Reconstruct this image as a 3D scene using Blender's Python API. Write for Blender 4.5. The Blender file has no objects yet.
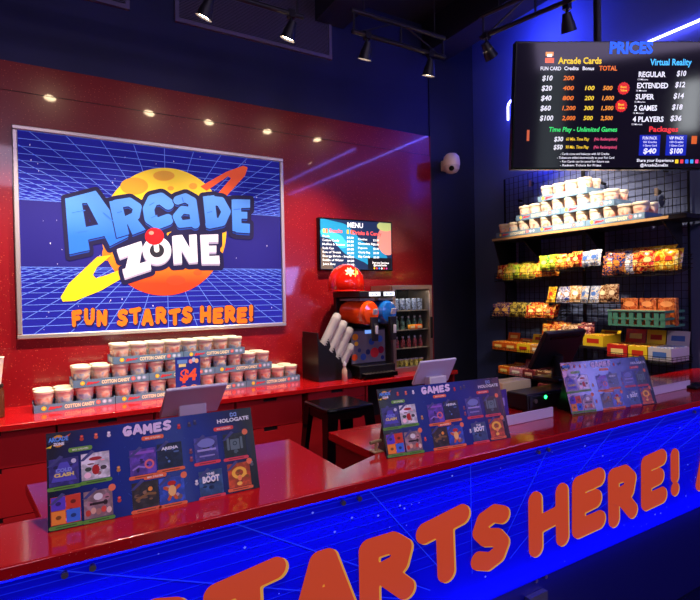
import bpy, math, random
import numpy as np
from mathutils import Vector, Matrix
random.seed(7)
SC = bpy.context.scene
COL = SC.collection
# ------------------------------------------------------------------ camera
F_PX, YAW, ROLL, HC = 515.0, math.radians(30.8), math.atan(.019), 1.65
PITCH = math.atan(6.0 / F_PX)
Fv = np.array([math.sin(YAW)*math.cos(PITCH), math.cos(YAW)*math.cos(PITCH), -math.sin(PITCH)])
Rv = np.array([math.cos(YAW), -math.sin(YAW), 0.0]); Uv = np.cross(Rv, Fv)
rv = math.cos(ROLL)*Rv - math.sin(ROLL)*Uv
uv = math.sin(ROLL)*Rv + math.cos(ROLL)*Uv
C0 = np.array([0, 0, HC])
cd = bpy.data.cameras.new('camera'); cam = bpy.data.objects.new('camera', cd); COL.objects.link(cam)
M = Matrix([[rv[0], uv[0], -Fv[0], C0[0]], [rv[1], uv[1], -Fv[1], C0[1]], [rv[2], uv[2], -Fv[2], C0[2]], [0, 0, 0, 1]])
cam.matrix_world = M
cd.sensor_fit = 'HORIZONTAL'; cd.sensor_width = 36; cd.lens = F_PX/700*36; cd.clip_start = .02; cd.clip_end = 60
SC.camera = cam
def ray(px, py): return rv*(px-350)/F_PX + uv*(300-py)/F_PX + Fv
def onY(px, py, y): d = ray(px, py); return C0 + d*y/d[1]
def onX(px, py, x): d = ray(px, py); return C0 + d*x/d[0]
def onZ(px, py, z): d = ray(px, py); return C0 + d*(z-HC)/d[2]
def onP(px, py, P, a, b):      # a photo point on the plane through P spanned by a, b
    m = np.array([a, b, -ray(px, py)]).T
    s = np.linalg.solve(m, C0 - np.array(P)); return s[0], s[1]
# ------------------------------------------------------------------ materials
MATS = {}
def srgb(c):
    f = lambda v: v/12.92 if v <= .04045 else ((v+.055)/1.055)**2.4
    return tuple(f(v/255.) for v in c) + (1,)
def mat(name, col, rough=.5, metal=0, spec=.5, emit=None, es=0, alpha=1, trans=0, coat=0, ior=1.45):
    if name in MATS: return MATS[name]
    m = bpy.data.materials.new(name); m.use_nodes = True
    b = m.node_tree.nodes['Principled BSDF']
    b.inputs['Base Color'].default_value = srgb(col)
    b.inputs['Roughness'].default_value = rough; b.inputs['Metallic'].default_value = metal
    b.inputs['Specular IOR Level'].default_value = spec
    b.inputs['Coat Weight'].default_value = coat; b.inputs['Coat Roughness'].default_value = .05
    b.inputs['Alpha'].default_value = alpha; b.inputs['Transmission Weight'].default_value = trans
    b.inputs['IOR'].default_value = ior
    if emit: b.inputs['Emission Color'].default_value = srgb(emit); b.inputs['Emission Strength'].default_value = es
    MATS[name] = m; return m
def nodes(m): return m.node_tree.nodes, m.node_tree.links, m.node_tree.nodes['Principled BSDF']
def mixmat(name, stops, kind='noise', scale=20, rough=.5, detail=2, dist=0, coat=0, rand=False, spec=.5, metal=0, bump=0, stretch=(1, 1, 1)):
    """procedural colour: a texture driven through a colour ramp"""
    if name in MATS: return MATS[name]
    m = mat(name, (128, 128, 128), rough, metal, spec, coat=coat); N, L, b = nodes(m)
    tc = N.new('ShaderNodeTexCoord'); mp = N.new('ShaderNodeMapping'); mp.inputs['Scale'].default_value = stretch
    L.new(tc.outputs['Object'], mp.inputs['Vector'])
    if rand:
        oi = N.new('ShaderNodeObjectInfo'); mu = N.new('ShaderNodeMath'); mu.operation = 'MULTIPLY'; mu.inputs[1].default_value = 37.0
        L.new(oi.outputs['Random'], mu.inputs[0]); L.new(mu.outputs[0], mp.inputs['Location'])
    if kind == 'noise':
        t = N.new('ShaderNodeTexNoise'); t.inputs['Scale'].default_value = scale; t.inputs['Detail'].default_value = detail; t.inputs['Distortion'].default_value = dist; out = t.outputs['Fac']
    elif kind == 'voronoi':
        t = N.new('ShaderNodeTexVoronoi'); t.inputs['Scale'].default_value = scale; sp = N.new('ShaderNodeSeparateColor'); L.new(t.outputs['Color'], sp.inputs[0]); out = sp.outputs[0]
    else:
        t = N.new('ShaderNodeTexVoronoi'); t.inputs['Scale'].default_value = scale; out = t.outputs['Distance']
    L.new(mp.outputs[0], t.inputs['Vector'])
    r = N.new('ShaderNodeValToRGB'); e = r.color_ramp
    while len(e.elements) < len(stops): e.elements.new(.5)
    for el, (p, c) in zip(e.elements, stops): el.position = p; el.color = srgb(c)
    L.new(out, r.inputs['Fac']); L.new(r.outputs[0], b.inputs['Base Color'])
    if bump:
        bp = N.new('ShaderNodeBump'); bp.inputs['Strength'].default_value = bump; bp.inputs['Distance'].default_value = .004
        L.new(out, bp.inputs['Height']); L.new(bp.outputs[0], b.inputs['Normal'])
    return m
def sparkle(name, base, fleck, rough, scale=230, coat=.3, amt=.11):
    """laminate with glitter flecks"""
    m = mixmat(name, [(0, fleck), (amt, fleck), (amt+.02, base), (1, base)], 'dist', scale, rough, coat=coat); return m
RED = sparkle('red_glitter_laminate', (134, 13, 24), (236, 112, 84), .3, 62, .55, .12)
REDTOP = sparkle('red_glitter_worktop', (178, 16, 22), (240, 130, 110), .12, 90, .35, .07)
REDCAB = mat('red_cabinet_paint', (168, 22, 30), .35)
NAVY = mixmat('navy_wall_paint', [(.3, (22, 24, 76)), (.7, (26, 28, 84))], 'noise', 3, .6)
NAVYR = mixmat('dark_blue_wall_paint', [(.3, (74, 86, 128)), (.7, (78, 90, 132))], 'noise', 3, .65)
DARKW = mat('dark_pier_paint', (22, 24, 40), .55)
CEIL = mat('dark_ceiling_paint', (30, 28, 52), .8)
FLOOR = mixmat('dark_speckled_floor', [(0, (120, 120, 150)), (.06, (120, 120, 150)), (.08, (14, 14, 30)), (1, (14, 14, 30))], 'dist', 40, .22)
BLACK = mat('black_plastic', (14, 14, 18), .38)
BLACKM = mat('black_metal', (34, 32, 42), .4, .2)
BLKGLOSS = mat('black_gloss_metal', (8, 8, 12), .18, .3)
STEEL = mat('brushed_steel', (176, 160, 150), .3, .85)
ALU = mat('satin_aluminium_frame', (205, 196, 196), .35, .75)
WHITEP = mat('white_plastic', (205, 200, 215), .4)
CREAM = mat('cream_box', (240, 214, 160), .6)
WIRE = mat('black_wire', (18, 18, 22), .4, .5)
SHELFW = mat('tan_shelf_edge', (190, 150, 105), .5)
GLASS = mat('clear_glass', (40, 44, 50), .03, alpha=.10, spec=.6)
CLEARP = mat('clear_plastic', (225, 225, 230), .12, alpha=.38)
SHADOWN = mat('dark_slot', (10, 6, 10), .7)
LENS = mat('warm_lamp_lens', (255, 240, 210), .4, emit=(255, 226, 180), es=60)
NEON = mat('blue_neon_tube', (60, 70, 255), .4, emit=(105, 105, 255), es=26)
def flat(c, es=0, rough=.45, spec=.3):
    n = 'print_%02x%02x%02x_%d_%d' % (c[0], c[1], c[2], int(es*100), int(rough*100))
    return mat(n, c, rough, spec=spec, emit=c if es else None, es=es)
# ------------------------------------------------------------------ mesh builder
class MB:
    def __init__(s): s.v = []; s.f = []; s.m = []; s.mats = []
    def mi(s, m):
        if m not in s.mats: s.mats.append(m)
        return s.mats.index(m)
    def add(s, vs, fs, m):
        o = len(s.v); s.v += [tuple(map(float, p)) for p in vs]; k = s.mi(m)
        for f in fs: s.f.append(tuple(i+o for i in f)); s.m.append(k)
        return s
    def box(s, x0, x1, y0, y1, z0, z1, m):
        v = [(x, y, z) for z in (z0, z1) for y in (y0, y1) for x in (x0, x1)]
        return s.add(v, [(0, 2, 3, 1), (4, 5, 7, 6), (0, 1, 5, 4), (2, 6, 7, 3), (0, 4, 6, 2), (1, 3, 7, 5)], m)
    def obox(s, p, ax, ay, az, m):      # oriented box from corner p
        p, ax, ay, az = map(np.array, (p, ax, ay, az))
        v = [p+ax*i+ay*j+az*k for k in (0, 1) for j in (0, 1) for i in (0, 1)]
        return s.add(v, [(0, 2, 3, 1), (4, 5, 7, 6), (0, 1, 5, 4), (2, 6, 7, 3), (0, 4, 6, 2), (1, 3, 7, 5)], m)
    def cyl(s, p0, p1, r, m, seg=16, r2=None, caps=True):
        p0, p1 = np.array(p0, float), np.array(p1, float); r2 = r if r2 is None else r2
        d = p1-p0; d = d/np.linalg.norm(d); a = np.cross(d, [0, 0, 1] if abs(d[2]) < .9 else [1, 0, 0]); a /= np.linalg.norm(a); b = np.cross(d, a)
        vs = []
        for p, rr in ((p0, r), (p1, r2)):
            for i in range(seg):
                t = 2*math.pi*i/seg; vs.append(p+rr*(a*math.cos(t)+b*math.sin(t)))
        fs = [(i, (i+1) % seg, seg+(i+1) % seg, seg+i) for i in range(seg)]
        if caps: fs += [tuple(range(seg-1, -1, -1)), tuple(range(seg, 2*seg))]
        return s.add(vs, fs, m)
    def tube(s, pts, r, m, seg=8, closed=False):
        pts = [np.array(p, float) for p in pts]; n = len(pts); rings = []; up = np.array([.13, .31, .94])
        for i, p in enumerate(pts):
            if closed: t = pts[(i+1) % n]-pts[i-1]
            else: t = pts[min(i+1, n-1)]-pts[max(i-1, 0)]
            t = t/np.linalg.norm(t); a = np.cross(t, up)
            if np.linalg.norm(a) < .2: a = np.cross(t, [1, 0, 0])
            a /= np.linalg.norm(a); b = np.cross(t, a)
            rings.append([p+r*(a*math.cos(2*math.pi*k/seg)+b*math.sin(2*math.pi*k/seg)) for k in range(seg)])
        vs = [q for R in rings for q in R]; fs = []
        for i in range(n if closed else n-1):
            j = (i+1) % n
            for k in range(seg): fs.append((i*seg+k, i*seg+(k+1) % seg, j*seg+(k+1) % seg, j*seg+k))
        if not closed: fs += [tuple(range(seg-1, -1, -1)), tuple((n-1)*seg+k for k in range(seg))]
        return s.add(vs, fs, m)
    def lathe(s, prof, m, c=(0, 0, 0), seg=24, M=None):
        vs = []; n = len(prof)
        for (r, z) in prof:
            for i in range(seg):
                t = 2*math.pi*i/seg; p = np.array([r*math.cos(t), r*math.sin(t), z])
                if M is not None: p = M @ p
                vs.append(p+np.array(c))
        fs = [(j*seg+i, j*seg+(i+1) % seg, (j+1)*seg+(i+1) % seg, (j+1)*seg+i) for j in range(n-1) for i in range(seg)]
        if prof[0][0] > 1e-6: fs.append(tuple(range(seg-1, -1, -1)))
        if prof[-1][0] > 1e-6: fs.append(tuple((n-1)*seg+i for i in range(seg)))
        return s.add(vs, fs, m)
    def quad(s, pts, m): return s.add(pts, [tuple(range(len(pts)))], m)
    def prism(s, pts, ext, m):          # polygon extruded along ext
        pts = [np.array(p, float) for p in pts]; n = len(pts); ext = np.array(ext, float)
        vs = pts+[p+ext for p in pts]
        fs = [tuple(range(n-1, -1, -1)), tuple(range(n, 2*n))]+[(i, (i+1) % n, n+(i+1) % n, n+i) for i in range(n)]
        return s.add(vs, fs, m)
    def flat(s, p2, f2, fn, m): return s.add([fn(x, y) for x, y in p2], f2, m)
    def build(s, name, parent=None, loc=None, bevel=0, smooth=True, seg=2):
        me = bpy.data.meshes.new(name); me.from_pydata(s.v, [], s.f)
        for m in s.mats: me.materials.append(m)
        me.polygons.foreach_set('material_index', s.m); me.update()
        if smooth:
            me.polygons.foreach_set('use_smooth', [True]*len(me.polygons)); me.set_sharp_from_angle(angle=math.radians(38))
        o = bpy.data.objects.new(name, me); COL.objects.link(o)
        if parent is not None: o.parent = parent
        if loc is not None: o.location = loc
        if bevel:
            b = o.modifiers.new('edge', 'BEVEL'); b.width = bevel; b.segments = seg; b.limit_method = 'ANGLE'; b.angle_limit = math.radians(50)
        return o
TXT = {}
def text2(body, bold=0.0, shear=0.0):
    """outline mesh of a line of writing: 2-D verts and faces, left at 0, baseline 0, size 1"""
    k = (body, bold, shear)
    if k in TXT: return TXT[k]
    cu = bpy.data.curves.new('writing', 'FONT'); cu.body = body; cu.size = 1; cu.offset = bold; cu.shear = shear; cu.resolution_u = 2; cu.fill_mode = 'FRONT'
    ob = bpy.data.objects.new('writing', cu); COL.objects.link(ob)
    me = bpy.data.meshes.new_from_object(ob.evaluated_get(bpy.context.evaluated_depsgraph_get()))
    p = [(v.co.x, v.co.y) for v in me.vertices]; f = [tuple(q.vertices) for q in me.polygons]
    bpy.data.objects.remove(ob); bpy.data.curves.remove(cu); bpy.data.meshes.remove(me)
    TXT[k] = (p, f); return p, f
def write(mb, body, o, ux, uy, x0, x1, h, m, bold=.02, shear=0, yb=0.0, lift=None):
    """writing fitted between x0..x1 on the baseline yb with capital height h, on the plane o + x ux + y uy"""
    p, f = text2(body, bold, shear)
    if not p: return
    xs = [q[0] for q in p]; a, b = min(xs), max(xs); sx = (x1-x0)/(b-a); sy = h/.73
    o, ux, uy = map(np.array, (o, ux, uy)); l = np.zeros(3) if lift is None else np.array(lift)
    mb.flat(p, f, lambda x, y: o+ux*(x0+(x-a)*sx)+uy*(yb+y*sy)+l, m)
# ------------------------------------------------------------------ smooth outlines from distance fields
def d_poly(X, Y, pts):
    pts = np.array(pts, float); n = len(pts); d = np.full(X.shape, 1e9); sgn = np.ones(X.shape)
    j = n-1
    for i in range(n):
        ex, ey = pts[j]-pts[i]; wx, wy = X-pts[i, 0], Y-pts[i, 1]
        t = np.clip((wx*ex+wy*ey)/(ex*ex+ey*ey+1e-12), 0, 1); bx, by = wx-ex*t, wy-ey*t
        d = np.minimum(d, bx*bx+by*by)
        c1 = Y >= pts[i, 1]; c2 = Y < pts[j, 1]; c3 = ex*wy > ey*wx
        flip = (c1 & c2 & c3) | (~c1 & ~c2 & ~c3); sgn = np.where(flip, -sgn, sgn); j = i
    return sgn*np.sqrt(d)
def d_stroke(X, Y, pts, r):
    d = np.full(X.shape, 1e9)
    for (ax, ay), (bx, by) in zip(pts[:-1], pts[1:]):
        ex, ey = bx-ax, by-ay; t = np.clip(((X-ax)*ex+(Y-ay)*ey)/(ex*ex+ey*ey+1e-12), 0, 1)
        d = np.minimum(d, np.hypot(X-ax-ex*t, Y-ay-ey*t))
    return d-r
def d_ell(X, Y, cx, cy, a, b): return (np.hypot((X-cx)/a, (Y-cy)/b)-1)*min(a, b)
def contour(fn, x0, x1, y0, y1, n=70, thr=0.0):
    """filled outline of fn < thr as 2-D verts and faces"""
    h = max(x1-x0, y1-y0)/n; nx = int((x1-x0)/h)+2; ny = int((y1-y0)/h)+2
    gx = x0+np.arange(nx)*h; gy = y0+np.arange(ny)*h; X, Y = np.meshgrid(gx, gy); D = fn(X, Y)-thr
    V = []; idx = {}; Fc = []
    def vid(key, p):
        if key not in idx: idx[key] = len(V); V.append(p)
        return idx[key]
    def edge(i0, j0, i1, j1):
        if (i1, j1) < (i0, j0): i0, j0, i1, j1 = i1, j1, i0, j0
        a, b = D[j0, i0], D[j1, i1]; t = a/(a-b)
        return vid((i0, j0, i1, j1), (gx[i0]+(gx[i1]-gx[i0])*t, gy[j0]+(gy[j1]-gy[j0])*t))
    for j in range(ny-1):
        i = 0
        while i < nx-1:
            cs = [(i, j), (i+1, j), (i+1, j+1), (i, j+1)]; ins = [D[c[1], c[0]] < 0 for c in cs]
            if all(ins):
                k = i
                while k < nx-1 and D[j, k+1] < 0 and D[j+1, k+1] < 0: k += 1
                Fc.append([vid((a, j), (gx[a], gy[j])) for a in range(i, k+1)]+[vid((a, j+1), (gx[a], gy[j+1])) for a in range(k, i-1, -1)])
                i = k; continue
            if any(ins):
                poly = []
                for a in range(4):
                    c, d = cs[a], cs[(a+1) % 4]
                    if ins[a]: poly.append(vid(c, (gx[c[0]], gy[c[1]])))
                    if ins[a] != ins[(a+1) % 4]: poly.append(edge(*c, *d))
                if len(poly) > 2: Fc.append(poly)
            i += 1
    return V, [tuple(f) for f in Fc]
GLY = {  # comic bubble capitals as strokes in a unit box
 'F': [[(.2, .08), (.16, .9)], [(.16, .9), (.8, .95)], [(.18, .5), (.66, .54)]],
 'U': [[(.15, .92), (.15, .35), (.3, .1), (.6, .08), (.8, .3), (.84, .94)]],
 'N': [[(.16, .06), (.16, .9), (.8, .12), (.84, .94)]],
 'S': [[(.84, .86), (.6, .94), (.3, .86), (.2, .68), (.36, .53), (.66, .46), (.82, .3), (.7, .12), (.42, .05), (.14, .14)]],
 'T': [[(.08, .82), (.92, .94)], [(.52, .86), (.54, .06)]],
 'A': [[(.1, .06), (.42, .92), (.56, .92), (.9, .06)], [(.26, .32), (.74, .32)]],
 'R': [[(.16, .05), (.16, .9)], [(.16, .92), (.6, .92), (.82, .76), (.74, .54), (.2, .46)], [(.44, .46), (.86, .08)]],
 'H': [[(.14, .06), (.14, .94)], [(.86, .06), (.86, .94)], [(.14, .46), (.86, .54)]],
 'E': [[(.84, .92), (.18, .88), (.16, .1), (.84, .12)], [(.18, .5), (.72, .54)]],
 '!': [[(.5, .94), (.5, .42)], [(.5, .1), (.5, .1001)]],
 'G': [[(.84, .82), (.55, .94), (.25, .82), (.14, .48), (.3, .12), (.62, .06), (.84, .22), (.82, .42), (.56, .42)]],
 'M': [[(.1, .06), (.16, .92), (.5, .4), (.84, .92), (.9, .06)]],
}
GC = {}
def glyph(ch, aspect, w, thr=0.0):
    k = (ch, round(aspect, 2), w, thr)
    if k not in GC:
        fn = lambda X, Y: np.minimum.reduce([d_stroke(X, Y, [(x*aspect, y) for x, y in s], w) for s in GLY[ch]])
        GC[k] = contour(fn, -.35, aspect+.35, -.35, 1.35, 64, thr)
    return GC[k]
# ------------------------------------------------------------------ scene-object helpers
def tag(o, label, cat, group=None, kind=None):
    o['label'] = label; o['category'] = cat
    if group: o['group'] = group
    if kind: o['kind'] = kind
    return o
def thing(name, label, cat, loc=(0, 0, 0), rz=0.0, group=None):
    o = bpy.data.objects.new(name, None); COL.objects.link(o); o.empty_display_size = .05
    o.location = loc; o.rotation_euler = (0, 0, rz); return tag(o, label, cat, group)
def struct(o): o['kind'] = 'structure'; return o
KIDS = {}
def copy_tree(o, loc, rz=None, label=None, parent=None):
    c = o.copy(); COL.objects.link(c)
    if parent is not None: c.parent = parent
    else:
        c.location = loc
        if rz is not None: c.rotation_euler = (0, 0, rz)
        if label: c['label'] = label
    for ch in KIDS.setdefault(o.name, list(o.children)): copy_tree(ch, None, parent=c)
    return c
ORD = ['first', 'second', 'third', 'fourth', 'fifth', 'sixth', 'seventh', 'eighth', 'ninth', 'tenth', 'eleventh', 'twelfth']
X3, Y3, Z3 = np.eye(3)
# ================================================================== ROOM
YB, YC, XR, ZC = 4.24, 4.22, 4.165, 4.45
XL, YF = -4.5, -5.5
struct(MB().box(XL, XR, YF, YB, -.06, 0, FLOOR).build('floor'))
struct(MB().box(XL, XR+.1, YF, YB+.1, ZC, ZC+.08, CEIL).build('ceiling'))
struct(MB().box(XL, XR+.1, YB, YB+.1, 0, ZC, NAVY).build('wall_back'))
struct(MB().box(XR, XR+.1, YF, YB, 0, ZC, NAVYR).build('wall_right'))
struct(MB().box(XL-.1, XL, YF, YB, 0, ZC, DARKW).build('wall_left'))
struct(MB().box(XL-.1, XR+.1, YF-.1, YF, 0, ZC, DARKW).build('wall_front'))
w = MB(); w.box(3.535, XR-.001, YB-.012, YB-.001, 0, ZC-.002, DARKW); struct(w.build('trim_2'))
w = MB(); w.box(XL, 3.53, YC, YB-.002, 0, 3.085, RED); w.box(XL, 3.53, YC+.004, YB-.002, 3.091, 3.29, RED); w.box(XL, 3.53, YC+.008, YB-.002, 3.085, 3.091, SHADOWN)
w.box(3.53, 3.536, YC-.004, YB-.002, .9, 3.29, mat('edge_strip', (120, 60, 70), .4, .4)); struct(w.build('trim_1'))
# soffit beams under the ceiling on the right
for i, (x0, x1, z0) in enumerate(((3.45, 3.75, 4.12), (2.2, 2.5, 4.16))):
    struct(MB().box(x0, x1, -3, YB-.02, z0, ZC-.001, CEIL).build('trim_%d' % (i+3)))
# ---------------------------------------------------------------- return air grilles high on the navy wall
def grille(x0, x1, label):
    t = thing('return_air_grille', label, 'vent', ((x0+x1)/2, YB-.002, 3.84), 0, 'air grilles high on the back wall')
    fm = mat('grille_paint', (104, 94, 128), .6); hw = (x1-x0)/2
    m = MB(); m.box(-hw, hw, -.03, 0, 0, .03, fm); m.box(-hw, hw, -.03, 0, .53, .56, fm); m.box(-hw, -hw+.03, -.03, 0, .03, .53, fm); m.box(hw-.03, hw, -.03, 0, .03, .53, fm)
    m.build('frame', t)
    m = MB(); n = 40
    for i in range(n): z = .033+i*.0122; m.obox((-hw+.03, -.02, z), (2*hw-.06, 0, 0), (0, .012, .010), (0, -.001, .003), fm)
    m.build('louvers', t); MB().box(-hw+.03, hw-.03, -.004, 0, .03, .53, DARKW).build('duct_backing', t)
grille(.95, 2.365, 'large grey louvred air grille on the navy wall behind the spotlights')
grille(-.8, .615, 'grey louvred air grille on the navy wall above the red wall, left one')
# ================================================================== WALL SIGN
SX, SZ, SW, SH = -.157, 1.38, 1.997, 1.471
sign = thing('wall_sign', 'framed planet logo poster hung on the red wall', 'sign', (SX+SW/2, YC-.001, SZ))
sx = lambda x: x-SW/2
m = MB(); fw = .032
for a, b, c, d in ((0, SW, 0, fw), (0, SW, SH-fw, SH), (0, fw, fw, SH-fw), (SW-fw, SW, fw, SH-fw)): m.box(sx(a), sx(b), -.035, 0, c, d, ALU)
m.build('frame', sign, bevel=.006)
m = MB(); m.box(sx(fw*.6), sx(SW-fw*.6), -.018, -.002, fw*.6, SH-fw*.6, mixmat('poster_blue', [(.3, (24, 26, 132)), (.7, (34, 36, 156))], 'noise', 1.4, .5, spec=.12))
z1, z2 = SH*.34, SH*.655
m.box(sx(fw), sx(SW-fw), -.0186, -.018, z1, z2, flat((28, 24, 112), 0, .45))
panel = m.build('printed_panel', sign)
# grid lines
m = MB(); LN = flat((92, 122, 222), 0, .45); yy = -.0192
def line2(m, a, b, wd, mt):
    a, b = np.array(a), np.array(b); d = b-a; L = np.hypot(*d)
    if L < 1e-6: return
    n = np.array([-d[1], d[0]])/L*wd/2; m.quad([(sx(p[0]), yy, p[1]) for p in (a+n, a-n, b-n, b+n)][::-1], mt)
def clipped(a, b, zlo, zhi):
    t0, t1 = 0., 1.; d = (b[0]-a[0], b[1]-a[1])
    for p, q in ((-d[0], a[0]-fw), (d[0], SW-fw-a[0]), (-d[1], a[1]-zlo), (d[1], zhi-a[1])):
        if abs(p) < 1e-9:
            if q < 0: return None
            continue
        r = q/p
        if p < 0: t0 = max(t0, r)
        else: t1 = min(t1, r)
    return None if t0 >= t1 else ((a[0]+d[0]*t0, a[1]+d[1]*t0), (a[0]+d[0]*t1, a[1]+d[1]*t1))
for s in (0, 1):
    zlo, zhi = (fw, z1) if s == 0 else (z2, SH-fw)
    for k in range(15):
        t = (k/14)**1.7; z = (z1-(z1-fw)*t) if s == 0 else z2+(SH-fw-z2)*t
        line2(m, (fw, z), (SW-fw, z), .0028+.0026*t, LN)
    for k in range(-13, 14):
        cx = SW/2; zb = fw if s == 0 else SH-fw; zc = SH/2
        c = clipped((cx+k*.225, zb), (cx, zc), zlo, zhi)
        if c: line2(m, c[0], c[1], .0048, LN)
for k in range(60):
    x, z = random.uniform(.06, SW-.06), random.uniform(.06, SH-.06); r = random.choice((.004, .005, .008))
    m.quad([(sx(x+r*a), -.0196, z+r*b) for a, b in ((0, 1), (-.4, 0), (0, -1), (.4, 0))], flat((215, 215, 255), 0, .4))
m.build('grid_and_stars', panel)
def SP(qx, qy, y):      # drawing coordinates of the logo -> sign plane
    p = onY(50+qx/3.1818, 150+qy/3.1818, YC-.02); return (p[0]-(SX+SW/2), y, p[2]-SZ)
def art(mb, fn, box, mt, y, n=90, thr=0):
    V, Fc = contour(fn, *box, n, thr); mb.flat(V, [tuple(reversed(f)) for f in Fc], lambda a, b: SP(a, b, y), mt)
def grad(name, c0, c1, za, zb, rough=.35):
    m = mat(name, c0, rough); N, L, b = nodes(m); tc = N.new('ShaderNodeTexCoord'); sp = N.new('ShaderNodeSeparateXYZ'); L.new(tc.outputs['Object'], sp.inputs[0])
    mr = N.new('ShaderNodeMapRange'); mr.inputs[1].default_value = za; mr.inputs[2].default_value = zb; L.new(sp.outputs['Z'], mr.inputs[0])
    r = N.new('ShaderNodeValToRGB'); r.color_ramp.elements[0].color = srgb(c0); r.color_ramp.elements[1].color = srgb(c1); L.new(mr.outputs[0], r.inputs[0]); L.new(r.outputs[0], b.inputs['Base Color']); return m
PLAN = grad('planet_print', (214, 58, 20), (236, 196, 30), .38, .98)
m = MB(); art(m, lambda X, Y: d_ell(X, Y, 362, 260, 199, 203), (150, 580, 40, 480), PLAN, -.0200)
CR = grad('crater_print', (196, 62, 26), (214, 150, 24), .40, .95)
for e in ((268, 115, 44, 27), (362, 82, 34, 16), (384, 122, 10, 7), (455, 115, 13, 10), (400, 415, 30, 16), (310, 395, 22, 14), (470, 390, 14, 9), (180, 330, 14, 22)):
    art(m, lambda X, Y: d_ell(X, Y, *e), (e[0]-e[2]-5, e[0]+e[2]+5, e[1]-e[3]-5, e[1]+e[3]+5), CR, -.0206, 30)
m.build('planet', panel)
m = MB(); YL = grad('ring_yellow_print', (236, 204, 24), (232, 160, 24), .2, .7); OR = flat((226, 84, 40), 0, .35)
art(m, lambda X, Y: d_poly(X, Y, [(150, 340), (60, 425), (34, 468), (40, 482), (80, 480), (160, 448), (240, 402), (236, 376), (180, 398), (146, 408), (136, 398), (150, 372), (196, 334)]), (10, 270, 310, 500), YL, -.0212)
art(m, lambda X, Y: d_poly(X, Y, [(478, 116), (560, 70), (615, 50), (629, 56), (620, 82), (562, 146), (536, 136), (576, 90), (566, 84), (498, 130)]), (460, 650, 30, 170), OR, -.0212)
m.build('planet_ring', panel)
P_ = d_poly; S_ = d_stroke
def U(*a): return np.minimum.reduce(a)
LET = {
 'A': lambda X, Y: U(P_(X, Y, [(48, 154), (98, 148), (126, 318), (62, 332)]), P_(X, Y, [(60, 152), (144, 130), (148, 134), (120, 168), (60, 172)]), P_(X, Y, [(106, 146), (146, 130), (250, 276), (190, 306)]), P_(X, Y, [(80, 252), (160, 236), (180, 272), (100, 290)])),
 'R': lambda X, Y: U(P_(X, Y, [(188, 164), (226, 158), (252, 268), (212, 280)]), S_(X, Y, [(208, 172), (252, 165), (278, 182), (272, 210), (238, 226)], 13.5), P_(X, Y, [(236, 212), (268, 208), (304, 254), (262, 270)])),
 'C': lambda X, Y: S_(X, Y, [(376, 172), (352, 154), (326, 160), (313, 188), (318, 218), (342, 234), (374, 222)], 18),
 'a': lambda X, Y: U(S_(X, Y, [(406, 160), (430, 152), (452, 164), (462, 236)], 14), S_(X, Y, [(452, 194), (420, 190), (402, 212), (414, 236), (452, 232)], 12)),
 'D': lambda X, Y: U(P_(X, Y, [(486, 148), (522, 144), (534, 246), (496, 248)]), S_(X, Y, [(504, 160), (542, 164), (560, 196), (546, 228), (508, 236)], 14.5)),
 'E': lambda X, Y: U(P_(X, Y, [(577, 158), (607, 158), (609, 262), (580, 258)]), P_(X, Y, [(582, 157), (636, 158), (636, 184), (590, 185)]), P_(X, Y, [(590, 196), (627, 197), (627, 219), (590, 218)]), P_(X, Y, [(590, 232), (635, 235), (635, 265), (590, 262)])),
}
LET2 = {
 'Z': lambda X, Y: U(P_(X, Y, [(212, 316), (290, 290), (296, 318), (222, 346)]), P_(X, Y, [(254, 318), (294, 308), (282, 372), (238, 384)]), P_(X, Y, [(230, 380), (318, 350), (322, 380), (238, 408)])),
 'O': lambda X, Y: np.abs(d_ell(X, Y, 340, 320, 34, 33))-11,
 'N': lambda X, Y: U(P_(X, Y, [(388, 275), (414, 271), (420, 360), (393, 362)]), P_(X, Y, [(392, 273), (420, 270), (470, 357), (442, 359)]), P_(X, Y, [(442, 270), (466, 268), (470, 357), (446, 355)])),
 'E': lambda X, Y: U(P_(X, Y, [(477, 270), (503, 270), (507, 362), (482, 362)]), P_(X, Y, [(480, 270), (535, 268), (535, 293), (480, 294)]), P_(X, Y, [(490, 305), (529, 304), (529, 326), (490, 326)]), P_(X, Y, [(490, 338), (538, 336), (540, 362), (490, 362)])),
}
allA = lambda X, Y: U(*[f(X, Y) for f in LET.values()]); allZ = lambda X, Y: U(*[f(X, Y) for f in LET2.values()], d_ell(X, Y, 340, 320, 38, 38))
both = lambda X, Y: U(allA(X, Y), allZ(X, Y), allA(X, Y-8), allZ(X, Y-8), d_ell(X, Y, 332, 275, 26, 24), d_ell(X, Y, 346, 196, 34, 36), d_ell(X, Y, 516, 196, 30, 36), P_(X, Y, [(400, 240), (500, 240), (480, 290), (400, 290)]), P_(X, Y, [(180, 200), (300, 200), (290, 290), (240, 270)]))
m = MB(); art(m, both, (10, 680, 90, 450), flat((26, 22, 62), 0, .4), -.0222, 220, 13); m.build('logo_outline', panel)
m = MB(); art(m, lambda X, Y: allA(X, Y-7), (10, 680, 90, 400), flat((24, 62, 160), 0, .35), -.0228, 200); 
LB_ = grad('logo_blue_print', (34, 96, 210), (88, 148, 236), .72, 1.14); gap = flat((24, 26, 74), 0, .4)
for i_, f_ in enumerate(LET.values()):
    bx_ = [(30, 265, 115, 345), (175, 320, 140, 295), (285, 400, 130, 260), (378, 485, 130, 260), (470, 590, 130, 260), (560, 650, 140, 275)][i_]
    art(m, f_, bx_, gap, -.0230-.0003*i_, 80, 3.2); art(m, f_, bx_, LB_, -.02315-.0003*i_, 110)
hi = flat((50, 104, 206), 0, .35)
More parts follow.
